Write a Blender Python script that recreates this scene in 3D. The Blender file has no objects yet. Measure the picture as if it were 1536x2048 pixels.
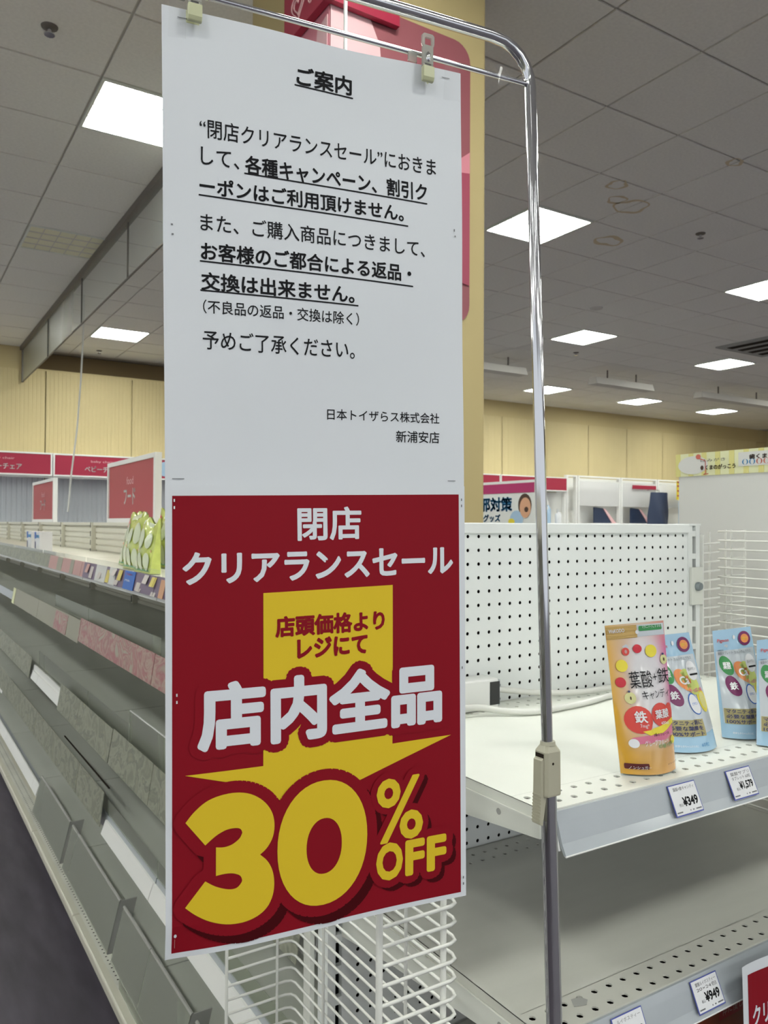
import bpy, bmesh, math, random
from mathutils import Vector, Matrix
from mathutils.geometry import tessellate_polygon, delaunay_2d_cdt

# ---------------------------------------------------------------- camera, world, exposure
scene = bpy.context.scene
EYE = 1.5
cam_data = bpy.data.cameras.new('camera')
cam = bpy.data.objects.new('camera', cam_data)
scene.collection.objects.link(cam)
cam_data.sensor_fit = 'HORIZONTAL'; cam_data.sensor_width = 36.0
cam_data.lens = 36.0 * 1595 / 1536
cam_data.clip_start = 0.02; cam_data.clip_end = 200
RT = (0.84595103, -0.53323271, 0.00545352); UP = (-0.01258871, -0.00974548, 0.99987327); FW = (0.53311198, 0.84591247, 0.01495691)
cam.matrix_world = Matrix(((RT[0], UP[0], -FW[0], 0), (RT[1], UP[1], -FW[1], 0), (RT[2], UP[2], -FW[2], EYE), (0, 0, 0, 1)))
cam_data.dof.use_dof = True; cam_data.dof.focus_distance = 0.85; cam_data.dof.aperture_fstop = 26
scene.camera = cam
world = bpy.data.worlds.new('world'); scene.world = world; world.use_nodes = True
world.node_tree.nodes['Background'].inputs[0].default_value = (0.9, 0.95, 1, 1)
world.node_tree.nodes['Background'].inputs[1].default_value = 1.0
scene.view_settings.view_transform = 'Standard'; scene.view_settings.look = 'None'
scene.view_settings.gamma = 1.0; scene.view_settings.use_curve_mapping = False
scene.view_settings.exposure = 0.0
LAMP = 42.0            # radiance of the fluorescent diffusers
CZ = 3.79              # ceiling height
R = random.Random(7)
scene.cycles.diffuse_bounces = 7; scene.cycles.max_bounces = 14; scene.cycles.transparent_max_bounces = 16

# ---------------------------------------------------------------- materials
def mat(name, col, rough=0.5, metal=0.0, noise=0.0, nscale=8.0, bump=0.0, emit=None, spec=0.5, coat=0.0, stretch=None, sheen=0):
    m = bpy.data.materials.new(name); m.use_nodes = True
    nt = m.node_tree; b = nt.nodes['Principled BSDF']
    b.inputs['Base Color'].default_value = (*col, 1); b.inputs['Roughness'].default_value = rough
    b.inputs['Metallic'].default_value = metal; b.inputs['Specular IOR Level'].default_value = spec
    if coat: b.inputs['Coat Weight'].default_value = coat; b.inputs['Coat Roughness'].default_value = 0.12
    if emit: b.inputs['Emission Color'].default_value = (*emit[:3], 1); b.inputs['Emission Strength'].default_value = emit[3]
    if noise or bump:
        tc = nt.nodes.new('ShaderNodeTexCoord'); mp = nt.nodes.new('ShaderNodeMapping'); n = nt.nodes.new('ShaderNodeTexNoise')
        n.inputs['Scale'].default_value = nscale; n.inputs['Detail'].default_value = 5
        if stretch: mp.inputs['Scale'].default_value = stretch
        nt.links.new(tc.outputs['Object'], mp.inputs[0]); nt.links.new(mp.outputs[0], n.inputs['Vector'])
        if noise:
            mix = nt.nodes.new('ShaderNodeMixRGB'); mix.blend_type = 'MULTIPLY'; mix.inputs[0].default_value = 1
            cr = nt.nodes.new('ShaderNodeMapRange'); cr.inputs['From Min'].default_value = .3; cr.inputs['From Max'].default_value = .7
            cr.inputs['To Min'].default_value = 1 - noise; cr.inputs['To Max'].default_value = 1
            mix.inputs[1].default_value = (*col, 1)
            nt.links.new(n.outputs['Fac'], cr.inputs['Value']); nt.links.new(cr.outputs[0], mix.inputs[2]); nt.links.new(mix.outputs[0], b.inputs['Base Color'])
        if bump:
            bp = nt.nodes.new('ShaderNodeBump'); bp.inputs['Strength'].default_value = bump; bp.inputs['Distance'].default_value = 0.002
            nt.links.new(n.outputs['Fac'], bp.inputs['Height']); nt.links.new(bp.outputs[0], b.inputs['Normal'])
    return m

def ramp_mat(name, stops, scale, stretch=(1, 1, 1), rough=.4, distortion=1.5, clear=0.0, detail=3):
    """noise driven colour bands (strips with reflections put into their colour); clear>0 makes it see-through"""
    m = bpy.data.materials.new(name); m.use_nodes = True; nt = m.node_tree; b = nt.nodes['Principled BSDF']
    tc = nt.nodes.new('ShaderNodeTexCoord'); mp = nt.nodes.new('ShaderNodeMapping'); n = nt.nodes.new('ShaderNodeTexNoise'); cr = nt.nodes.new('ShaderNodeValToRGB')
    mp.inputs['Scale'].default_value = stretch; n.inputs['Scale'].default_value = scale; n.inputs['Distortion'].default_value = distortion; n.inputs['Detail'].default_value = detail
    el = cr.color_ramp.elements
    while len(el) < len(stops): el.new(0.5)
    for e, (p, c) in zip(el, stops): e.position = p; e.color = (*c, 1)
    nt.links.new(tc.outputs['Object'], mp.inputs[0]); nt.links.new(mp.outputs[0], n.inputs['Vector']); nt.links.new(n.outputs['Fac'], cr.inputs[0]); nt.links.new(cr.outputs[0], b.inputs['Base Color'])
    b.inputs['Roughness'].default_value = rough
    if clear:
        t = nt.nodes.new('ShaderNodeBsdfTransparent'); mx = nt.nodes.new('ShaderNodeMixShader'); mx.inputs[0].default_value = clear
        nt.links.new(b.outputs[0], mx.inputs[1]); nt.links.new(t.outputs[0], mx.inputs[2]); nt.links.new(mx.outputs[0], nt.nodes['Material Output'].inputs[0])
    return m

def clear_mat(name, tint=(.9, .93, .9), body=0.12, bodycol=(.7, .73, .68), rough=.1, ior=1.45):
    """thin clear plastic / glass sheet: transparent, a little milky, with a fresnel gloss"""
    m = bpy.data.materials.new(name); m.use_nodes = True; nt = m.node_tree
    nt.nodes.remove(nt.nodes['Principled BSDF']); out = nt.nodes['Material Output']
    t = nt.nodes.new('ShaderNodeBsdfTransparent'); t.inputs[0].default_value = (*tint, 1)
    d = nt.nodes.new('ShaderNodeBsdfDiffuse'); d.inputs[0].default_value = (*bodycol, 1)
    g = nt.nodes.new('ShaderNodeBsdfGlossy'); g.inputs['Roughness'].default_value = rough
    f = nt.nodes.new('ShaderNodeFresnel'); f.inputs[0].default_value = ior
    a = nt.nodes.new('ShaderNodeMixShader'); a.inputs[0].default_value = body
    c = nt.nodes.new('ShaderNodeMixShader')
    nt.links.new(t.outputs[0], a.inputs[1]); nt.links.new(d.outputs[0], a.inputs[2])
    nt.links.new(f.outputs[0], c.inputs[0]); nt.links.new(a.outputs[0], c.inputs[1]); nt.links.new(g.outputs[0], c.inputs[2]); nt.links.new(c.outputs[0], out.inputs[0])
    return m

M = dict(
    ceiling=mat('mineral_fibre_tile', (.82, .805, .76), .95, noise=.08, nscale=60),
    joint=mat('ceiling_joint', (.60, .58, .54), .9), void=mat('void_grey', (.35, .35, .33), .9),
    floor=mat('dark_vinyl_floor', (.085, .074, .096), .5, noise=.45, nscale=3, stretch=(6, 1.2, 1), bump=.1),
    yellow=mat('yellow_wall_paint', (.52, .425, .225), .7, noise=.04, nscale=2),
    yellow_panel=mat('ribbed_yellow_panel', (.56, .465, .25), .65, noise=.05, nscale=2),
    tan=mat('shaded_fascia_brown', (.16, .11, .05), .8), grey_rib=mat('grey_ribbed_panel', (.60, .63, .67), .6),
    cream=mat('cream_column_paint', (.46, .37, .175), .7), pink=mat('pink_graphic', (.62, .22, .27), .6),
    pink_lt=mat('pale_pink_graphic', (.72, .45, .47), .6), pink_dk=mat('crimson_graphic', (.33, .05, .09), .6), pink_shaded=mat('shaded_pink_graphic', (.27, .075, .09), .6),
    red=mat('sign_red', (.36, .016, .05), .45), red_soft=mat('faded_sign_red', (.38, .05, .058), .5), heart=mat('heart_line', (.8, .5, .5), .5),
    shelf=mat('white_powder_coated_shelf', (.75, .76, .70), .38, noise=.06, nscale=7), peg=mat('white_pegboard', (.80, .82, .81), .45, noise=.03, nscale=9),
    lowshelf=mat('worn_white_shelf', (.70, .695, .63), .35, noise=.2, nscale=3, stretch=(.5, 2.5, 1)),
    grey_shelf=mat('grey_shelf_board', (.50, .515, .47), .3, noise=.1, nscale=2), cream_metal=mat('cream_shelf_metal', (.62, .60, .51), .4, noise=.05, nscale=6),
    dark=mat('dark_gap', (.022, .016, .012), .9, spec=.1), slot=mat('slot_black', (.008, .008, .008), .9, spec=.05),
    rail=mat('grey_price_rail', (.40, .43, .46), .3, noise=.05, nscale=20, coat=.3), white=mat('white_plastic', (.78, .78, .76), .4),
    wire=mat('white_coated_wire', (.74, .74, .70), .3), paper=mat('white_paper', (.655, .675, .715), .6, bump=.5, nscale=7),
    ink=mat('black_ink', (.009, .009, .011), .7, spec=.15), sale_red=mat('poster_crimson', (.225, .003, .011), .65, spec=.16), sale_dark=mat('poster_maroon', (.055, .001, .003), .65, spec=.12),
    sale_yellow=mat('poster_yellow', (.68, .48, .022), .6, spec=.2), sale_white=mat('poster_white', (.66, .68, .73), .55),
    chrome=mat('chrome', (.62, .62, .64), .09, metal=1), beige=mat('beige_plastic', (.40, .38, .29), .4),
    clip=clear_mat('clear_clip_plastic', (.93, .93, .9), .35, (.72, .72, .66), .1), rubber=mat('pale_green_rubber', (.52, .53, .33), .4),
    tape=clear_mat('clear_tape', (.98, .98, .98), .05, (.8, .8, .85), .15, 1.12),
    fence=clear_mat('clear_fence_plastic', (.90, .92, .88), .20, (.52, .54, .46), .3, 1.04), glass=clear_mat('smoke_curtain_glass', (.97, .98, .975), .06, (.62, .68, .64), .3, 1.015),
    steel=mat('brown_steel_channel', (.14, .12, .10), .5), lamp_on=mat('lit_diffuser', (1, 1, 1), .5, emit=(.97, 1, .93, LAMP)),
    lamp_rim=mat('lamp_rim', (.7, .72, .66), .5), lamp_off=mat('unlit_diffuser', (.80, .78, .58), .6), louvre=mat('lamp_louvre', (.8, .82, .8), .3, metal=.2),
    stain=mat('water_stain', (.62, .52, .36), .95), black=mat('black_plastic', (.02, .02, .022), .4),
    cable=mat('white_cable', (.68, .68, .64), .4), navy=mat('navy_card', (.02, .035, .08), .5), blue=mat('blue_print', (.02, .13, .5), .4), blue_lt=mat('pale_blue', (.35, .5, .66), .4),
    magenta=mat('magenta_band', (.38, .02, .12), .5), sign_white=mat('sign_white', (.68, .7, .68), .5), skin=mat('print_skin', (.6, .33, .2), .6), sign_blue=mat('sign_text_blue', (.03, .2, .42), .5),
    brown=mat('print_brown', (.06, .028, .015), .6), yl=mat('banner_yellow', (.62, .58, .22), .6), yl2=mat('banner_pale_yellow', (.66, .67, .42), .6), lamp_red=mat('print_lamp_red', (.5, .12, .09), .6),
    board=mat('pale_grey_board', (.60, .60, .58), .6), tea=mat('tea_box_brown', (.30, .06, .02), .45, noise=.3, nscale=9), tea_red=mat('tea_box_red', (.35, .012, .015), .4),
    purple=mat('purple_strip', (.17, .12, .19), .4), pinkstrip=mat('pink_strip', (.50, .28, .26), .4), creamstrip=mat('cream_strip', (.31, .30, .235), .45), yellowtag=mat('yellow_tag', (.60, .50, .12), .5), paletag=mat('pale_tag', (.52, .47, .45), .5),
    reflection_pink=ramp_mat('pink_reflection_strip', [(.36, (.36, .34, .27)), (.45, (.34, .12, .13)), (.53, (.40, .30, .25)), (.60, (.32, .14, .14)), (.70, (.36, .30, .24))], 4, (1, 2.2, 3)),  # pink swirls are reflections on the strip, put into its colour
    reflection_grey=ramp_mat('grey_reflection_strip', [(.36, (.25, .26, .20)), (.5, (.36, .365, .29)), (.56, (.21, .225, .18)), (.68, (.34, .34, .25))], 4, (1, 2.2, 3), clear=.15),  # cloudy bands put the milky reflections of clear plastic into colour
    frost=clear_mat('frosted_fence', (.88, .90, .86), .24, (.56, .58, .50), .3, 1.08),
    pigeon_blue=mat('pouch_blue', (.32, .50, .66), .22, coat=.6, bump=.35, nscale=28), silver=mat('pouch_silver', (.50, .54, .58), .28, coat=.5, bump=.25, nscale=30),
    pale=mat('pouch_pale', (.72, .72, .74), .25, coat=.5), green=mat('print_green', (.03, .24, .06), .35), plum=mat('print_plum', (.16, .01, .09), .35), orange=mat('print_orange', (.72, .25, .08), .35),
    lemon=mat('print_lemon', (.75, .62, .04), .35), cherry=mat('print_cherry', (.55, .012, .03), .3), apple=mat('print_apple', (.62, .60, .28), .4), gold=mat('print_gold', (.36, .31, .14), .4, metal=.2),
    redblob=mat('print_red_blob', (.62, .05, .035), .35), pinkband=mat('print_pink_band', (.60, .16, .26), .35), maroon=mat('print_maroon', (.09, .008, .008), .35), txt_navy=mat('print_navy', (.03, .035, .12), .4), txt_grey=mat('print_grey', (.13, .13, .14), .5),
    lime=mat('lime_film', (.60, .68, .17), .25, coat=.6, noise=.3, nscale=25), corn=mat('pale_pack_contents', (.60, .66, .48), .35, coat=.5), card_blue=mat('card_blue_border', (.06, .08, .35), .4),
)
def candy_gradient():
    m = bpy.data.materials.new('candy_pouch_print'); m.use_nodes = True; nt = m.node_tree; b = nt.nodes['Principled BSDF']
    b.inputs['Roughness'].default_value = .2; b.inputs['Coat Weight'].default_value = .8; b.inputs['Coat Roughness'].default_value = .1
    uv = nt.nodes.new('ShaderNodeUVMap'); sep = nt.nodes.new('ShaderNodeSeparateXYZ'); nt.links.new(uv.outputs[0], sep.inputs[0])
    ru = nt.nodes.new('ShaderNodeValToRGB'); e = ru.color_ramp.elements
    e[0].position = .03; e[0].color = (.66, .36, .04, 1); e[1].position = .97; e[1].color = (.56, .09, .25, 1)
    a = e.new(.25); a.color = (.62, .42, .28, 1); a = e.new(.55); a.color = (.66, .55, .56, 1)
    rv = nt.nodes.new('ShaderNodeValToRGB'); e = rv.color_ramp.elements
    e[0].position = .12; e[0].color = (.60, .40, .14, 1); e[1].position = .95; e[1].color = (.60, .31, .01, 1)
    k = nt.nodes.new('ShaderNodeValToRGB'); e = k.color_ramp.elements
    e[0].position = .0; e[0].color = (.55, .55, .55, 1); e[1].position = 1; e[1].color = (.8, .8, .8, 1); a = e.new(.2); a.color = (0, 0, 0, 1); a = e.new(.66); a.color = (0, 0, 0, 1); a = e.new(.85); a.color = (.8, .8, .8, 1)
    mx = nt.nodes.new('ShaderNodeMixRGB')
    vm = nt.nodes.new('ShaderNodeVectorMath'); vm.operation = 'DISTANCE'; vm.inputs[1].default_value = (.62, .40, 0)
    mp = nt.nodes.new('ShaderNodeMapRange'); mp.interpolation_type = 'SMOOTHSTEP'; mp.inputs['From Min'].default_value = .18; mp.inputs['From Max'].default_value = .45; mp.inputs['To Min'].default_value = .9; mp.inputs['To Max'].default_value = 0
    wm = nt.nodes.new('ShaderNodeMixRGB'); wm.inputs[2].default_value = (.64, .63, .65, 1)
    nt.links.new(uv.outputs[0], vm.inputs[0]); nt.links.new(vm.outputs['Value'], mp.inputs['Value'])
    nt.links.new(sep.outputs[0], ru.inputs[0]); nt.links.new(sep.outputs[1], rv.inputs[0]); nt.links.new(sep.outputs[1], k.inputs[0])
    nt.links.new(k.outputs[0], mx.inputs[0]); nt.links.new(ru.outputs[0], mx.inputs[1]); nt.links.new(rv.outputs[0], mx.inputs[2]); nt.links.new(mp.outputs[0], wm.inputs[0]); nt.links.new(mx.outputs[0], wm.inputs[1]); nt.links.new(wm.outputs[0], b.inputs['Base Color'])
    return m
M['candy'] = candy_gradient(); M['milky'] = clear_mat('milky_cover', (.95, .95, .95), .55, (.8, .8, .8), .3, 1.1)

# ---------------------------------------------------------------- mesh helpers
class B:
    def __init__(s): s.v = []; s.f = []; s.uv = None
    def box(s, x0, x1, y0, y1, z0, z1):
        n = len(s.v); s.v += [(x, y, z) for x in (x0, x1) for y in (y0, y1) for z in (z0, z1)]
        s.f += [tuple(n + i for i in q) for q in ((0, 1, 3, 2), (4, 6, 7, 5), (0, 4, 5, 1), (2, 3, 7, 6), (0, 2, 6, 4), (1, 5, 7, 3))]; return s
    def obox(s, c, ax, ay, az, hx, hy, hz):
        c = Vector(c); ax, ay, az = Vector(ax), Vector(ay), Vector(az); n = len(s.v)
        s.v += [tuple(c + ax * i * hx + ay * j * hy + az * k * hz) for i in (-1, 1) for j in (-1, 1) for k in (-1, 1)]
        s.f += [tuple(n + i for i in q) for q in ((0, 1, 3, 2), (4, 6, 7, 5), (0, 4, 5, 1), (2, 3, 7, 6), (0, 2, 6, 4), (1, 5, 7, 3))]; return s
    def prism(s, pts, ext, flat=False):
        """pts: 3-D polygon, ext: extrusion vector"""
        n = len(s.v); m = len(pts); e = Vector(ext)
        s.v += [tuple(p) for p in pts]; s.f.append(tuple(range(n, n + m)))
        if not flat:
            s.v += [tuple(Vector(p) + e) for p in pts]; s.f.append(tuple(range(n + 2 * m - 1, n + m - 1, -1)))
            s.f += [(n + i, n + m + i, n + m + (i + 1) % m, n + (i + 1) % m) for i in range(m)]
        return s
    def tube(s, pts, r, seg=8, closed=False, caps=True):
        P = [Vector(p) for p in pts]; n0 = len(s.v); rs = r if isinstance(r, (list, tuple)) else [r] * len(P)
        a = None; L = len(P)
        for i, p in enumerate(P):
            t = ((P[(i + 1) % L] - P[i - 1]) if closed else (P[min(i + 1, L - 1)] - P[max(i - 1, 0)])).normalized()
            if a is None: a = t.orthogonal().normalized()
            a = (a - t * a.dot(t)).normalized(); b = t.cross(a)
            for k in range(seg):
                w = 2 * math.pi * k / seg; s.v.append(tuple(p + (a * math.cos(w) + b * math.sin(w)) * rs[i]))
        for i in range(L if closed else L - 1):
            j = (i + 1) % L
            for k in range(seg):
                k2 = (k + 1) % seg; s.f.append((n0 + i * seg + k, n0 + i * seg + k2, n0 + j * seg + k2, n0 + j * seg + k))
        if caps and not closed:
            m = len(s.v); s.v += s.v[n0:n0 + seg] + s.v[n0 + (L - 1) * seg:n0 + L * seg]
            s.f.append(tuple(m + k for k in range(seg))[::-1]); s.f.append(tuple(m + seg + k for k in range(seg)))
        return s
    def grid(s, fn, nu, nv, uv=False):
        n = len(s.v)
        for j in range(nv + 1):
            for i in range(nu + 1): s.v.append(tuple(fn(i / nu, j / nv)))
        for j in range(nv):
            for i in range(nu):
                a = n + j * (nu + 1) + i; s.f.append((a, a + 1, a + nu + 2, a + nu + 1))
        if uv: s.uv = [(i / nu, j / nv) for j in range(nv + 1) for i in range(nu + 1)]
        return s
    def perf(s, O, U, V, N, nu, nv, pu, pv, r, t, seg=8):
        """perforated sheet: nu x nv cells of pu x pv, a round hole in each, walls t deep along N"""
        O, U, V, N = Vector(O), Vector(U), Vector(V), Vector(N)
        for j in range(nv):
            for i in range(nu):
                n = len(s.v); c = O + U * (i + .5) * pu + V * (j + .5) * pv
                for k in range(8):
                    w = math.pi / 4 * k; x, y = math.cos(w), math.sin(w); q = 1 / max(abs(x), abs(y))
                    s.v.append(tuple(c + U * x * q * pu / 2 + V * y * q * pv / 2))
                for d in (0, t):
                    for k in range(8):
                        w = math.pi / 4 * k; s.v.append(tuple(c + (U * math.cos(w) + V * math.sin(w)) * r + N * d))
                for k in range(8):
                    k2 = (k + 1) % 8; s.f.append((n + k, n + k2, n + 8 + k2, n + 8 + k)); s.f.append((n + 8 + k, n + 8 + k2, n + 16 + k2, n + 16 + k))
        return s

def mk(name, b, m, parent=None, smooth=False, bevel=0.0, loc=None, **tags):
    me = bpy.data.meshes.new(name)
    o0 = Vector(parent['_o']) if parent is not None else (Vector(loc) if loc else Vector((0, 0, 0)))
    me.from_pydata([(v[0] - o0.x, v[1] - o0.y, v[2] - o0.z) for v in b.v], [], b.f)
    if b.uv:
        l = me.uv_layers.new(name='UVMap')
        for lp in me.loops: l.data[lp.index].uv = b.uv[lp.vertex_index]
    me.materials.append(M[m] if isinstance(m, str) else m); me.validate()
    if smooth:
        me.polygons.foreach_set('use_smooth', [True] * len(me.polygons))
    o = bpy.data.objects.new(name, me); scene.collection.objects.link(o)
    if parent is not None: o.parent = parent
    elif loc: o.location = loc
    if bevel:
        bv = o.modifiers.new('bevel', 'BEVEL'); bv.width = bevel; bv.segments = 2; bv.limit_method = 'ANGLE'
    o['_o'] = tuple(o0)
    for k, v in tags.items(): o[k] = v
    return o
def thing(name, label, cat, loc, group=None):
    o = bpy.data.objects.new(name, None); scene.collection.objects.link(o); o.location = loc; o['_o'] = tuple(loc)
    o.empty_display_size = .05; o['label'] = label; o['category'] = cat
    if group: o['group'] = group
    return o
def copy_tree(src, dx=(0, 0, 0), label=None, parent=None):
    c = src.copy(); scene.collection.objects.link(c)
    if parent is not None: c.parent = parent
    else:
        c.location = Vector(src.location) + Vector(dx)
        if label: c['label'] = label
    c['_o'] = tuple(Vector(src['_o']) + Vector(dx))
    for ch in list(src.children): copy_tree(ch, dx, None, c)
    return c

# ---------------------------------------------------------------- flat print: text, shapes, mapped on a surface
_tc = bpy.data.curves.new('type', 'FONT'); _to = bpy.data.objects.new('type', _tc); scene.collection.objects.link(_to)
_cache = {}
def glyphs(s, bold=0.0):
    if (s, bold) not in _cache:
        _tc.body = s; _tc.resolution_u = 3
        dg = bpy.context.evaluated_depsgraph_get()
        me = bpy.data.meshes.new_from_object(_to.evaluated_get(dg))
        _cache[(s, bold)] = ([(v.co.x, v.co.y) for v in me.vertices], [tuple(p.vertices) for p in me.polygons]); bpy.data.meshes.remove(me)
    return _cache[(s, bold)]
def text_in(s, bold, u0, u1, v0, v1, merge=False):
    """type set so that its ink fills the box; bold = extra stroke half-width in em"""
    vs, fs = glyphs(s); xs = [v[0] for v in vs]; ys = [v[1] for v in vs]; x0, x1, y0, y1 = min(xs) - bold, max(xs) + bold, min(ys) - bold, max(ys) + bold
    sx, sy = (u1 - u0) / (x1 - x0), (v1 - v0) / max(y1 - y0, 1e-6)
    sh = ([(u0 + (x - x0) * sx, v1 - (y - y0) * sy) for x, y in vs], list(fs))
    return fatten(sh, bold * sx, sx / sy, merge) if bold else sh
def poly2(pts):
    return [tuple(p) for p in pts], [tuple(t) for t in tessellate_polygon([[Vector((p[0], p[1], 0)) for p in pts]])]
def rect2(u0, u1, v0, v1): return [(u0, v0), (u1, v0), (u1, v1), (u0, v1)], [(0, 1, 2, 3)]
def disc2(u, v, ru, rv=None, n=20, rot=0.0):
    rv = rv or ru; return [(u + math.cos(a) * ru * math.cos(rot) - math.sin(a) * rv * math.sin(rot), v + math.cos(a) * ru * math.sin(rot) + math.sin(a) * rv * math.cos(rot)) for a in [2 * math.pi * k / n for k in range(n)]], [tuple(range(n))]
def ring2(u, v, ru, rv, t, n=24):
    vs = []
    for k in range(n):
        a = 2 * math.pi * k / n; vs += [(u + math.cos(a) * ru, v + math.sin(a) * rv), (u + math.cos(a) * (ru - t), v + math.sin(a) * (rv - t))]
    return vs, [(2 * k, 2 * ((k + 1) % n), 2 * ((k + 1) % n) + 1, 2 * k + 1) for k in range(n)]
def stroke2(pts, w, aspect=1.0, closed=False):
    vs = []; fs = []; n = len(pts)
    for i in range(n if closed else n - 1):
        a, b = pts[i], pts[(i + 1) % n]; dx, dy = b[0] - a[0], (b[1] - a[1]) * aspect; L = math.hypot(dx, dy) or 1
        ox, oy = -dy / L * w, dx / L * w / aspect; k = len(vs)
        vs += [(a[0] + ox, a[1] + oy), (a[0] - ox, a[1] - oy), (b[0] - ox, b[1] - oy), (b[0] + ox, b[1] + oy)]; fs.append((k, k + 1, k + 2, k + 3))
    return vs, fs
def fatten(shape, w, aspect=1.0, merge=True):
    """shape plus a border of width w around every outline (aspect = v metres / u metres of the sheet)"""
    vs, fs = list(shape[0]), list(shape[1]); cnt = {}
    key = lambda i: (round(vs[i][0], 5), round(vs[i][1], 5))
    for f in fs:
        for i in range(len(f)):
            a, b = f[i], f[(i + 1) % len(f)]; e = tuple(sorted((key(a), key(b)))); cnt[e] = cnt.get(e, 0) + 1
    pts = set()
    for (a, b), c in cnt.items():
        if c != 1 or a == b: continue
        q = stroke2([a, b], w, aspect); k = len(vs); vs += q[0]; fs += [tuple(k + i for i in q[1][0])]; pts.add(a); pts.add(b)
    for p in pts:
        q = disc2(p[0], p[1], w, w / aspect, 8); k = len(vs); vs += q[0]; fs.append(tuple(k + i for i in range(8)))
    if not merge: return vs, fs
    ccw = []
    for f in fs:
        a = sum(vs[f[i]][0] * vs[f[(i + 1) % len(f)]][1] - vs[f[(i + 1) % len(f)]][0] * vs[f[i]][1] for i in range(len(f)))
        if abs(a) > 1e-11: ccw.append(f if a > 0 else f[::-1])
    r = delaunay_2d_cdt([Vector((v[0], v[1])) for v in vs], [], ccw, 1, 1e-6)
    return [(v.x, v.y) for v in r[0]], [tuple(f) for f, o in zip(r[2], r[5]) if len(o)]
def shift(shape, du, dv): return [(u + du, v + dv) for u, v in shape[0]], shape[1]
def join2(*sh):
    vs = []; fs = []
    for a, b in sh: k = len(vs); vs += a; fs += [tuple(k + i for i in f) for f in b]
    return vs, fs
def print_on(name, shape, surf, off, m, parent, cuts=0, **tags):
    """lays a flat shape given in sheet coordinates on a surface function surf(u, v, off)"""
    vs, fs = shape
    if cuts:
        bm = bmesh.new(); bv = [bm.verts.new((u, v, 0)) for u, v in vs]
        for f in fs:
            if len(set(f)) > 2:
                try: bm.faces.new([bv[i] for i in f])
                except ValueError: pass
        for ax in (0, 1):
            lo = min(v[ax] for v in vs); hi = max(v[ax] for v in vs)
            for k in range(1, cuts):
                c = k / cuts
                if lo < c < hi:
                    co = [0, 0, 0]; no = [0, 0, 0]; co[ax] = c; no[ax] = 1
                    bmesh.ops.bisect_plane(bm, geom=bm.verts[:] + bm.edges[:] + bm.faces[:], plane_co=co, plane_no=no)
        bm.verts.index_update(); vs = [(v.co.x, v.co.y) for v in bm.verts]; fs = [tuple(v.index for v in f.verts) for f in bm.faces]; bm.free()
    b = B(); b.v = [tuple(surf(u, v, off)) for u, v in vs]; b.f = fs
    return mk(name, b, m, parent, **tags)
def plane_surf(O, U, V, N):
    """O top-left corner, U width vector, V vector from the top edge down to the bottom edge, N unit normal to the viewer"""
    O, U, V, N = Vector(O), Vector(U), Vector(V), Vector(N)
    return lambda u, v, off=0.0: O + U * u + V * v + N * off

NOTICE= [('t', 'ご案内', 0.026, 0.4091, 0.5953, 0.0722, 0.1143), ('l', 0.4033, 0.1141, 0.6001, 0.119), ('t', '“閉店クリアランスセール”におきま', 0, 0.1072, 0.8994, 0.2243, 0.265), ('t', 'して、', 0, 0.1106, 0.2261, 0.2847, 0.3222), ('t', '各種キャンペーン、割引ク', 0.022, 0.2438, 0.8632, 0.2876, 0.3298), ('l', 0.2412, 0.3277, 0.8641, 0.3346), ('t', 'ーポンはご利用頂けません。', 0.022, 0.1059, 0.7749, 0.3475, 0.3861), ('l', 0.1035, 0.3871, 0.7908, 0.3943), ('t', 'また、ご購入商品につきまして、', 0, 0.1081, 0.8525, 0.4245, 0.4628), ('t', 'お客様のご都合による返品・', 0.022, 0.1085, 0.8005, 0.4853, 0.5246), ('l', 0.1055, 0.5267, 0.8076, 0.5336), ('t', '交換は出来ません。', 0.022, 0.1089, 0.5954, 0.549, 0.5881), ('l', 0.1059, 0.5886, 0.6086, 0.5918), ('t', '（不良品の返品・交換は除く）', 0, 0.1133, 0.6112, 0.6078, 0.6371), ('t', '予めご了承ください。', 0, 0.1116, 0.5967, 0.6723, 0.713), ('t', '日本トイザらス株式会社', 0, 0.5034, 0.9058, 0.8264, 0.8511), ('t', '新浦安店', 0, 0.7442, 0.9052, 0.8701, 0.8976)]
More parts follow.
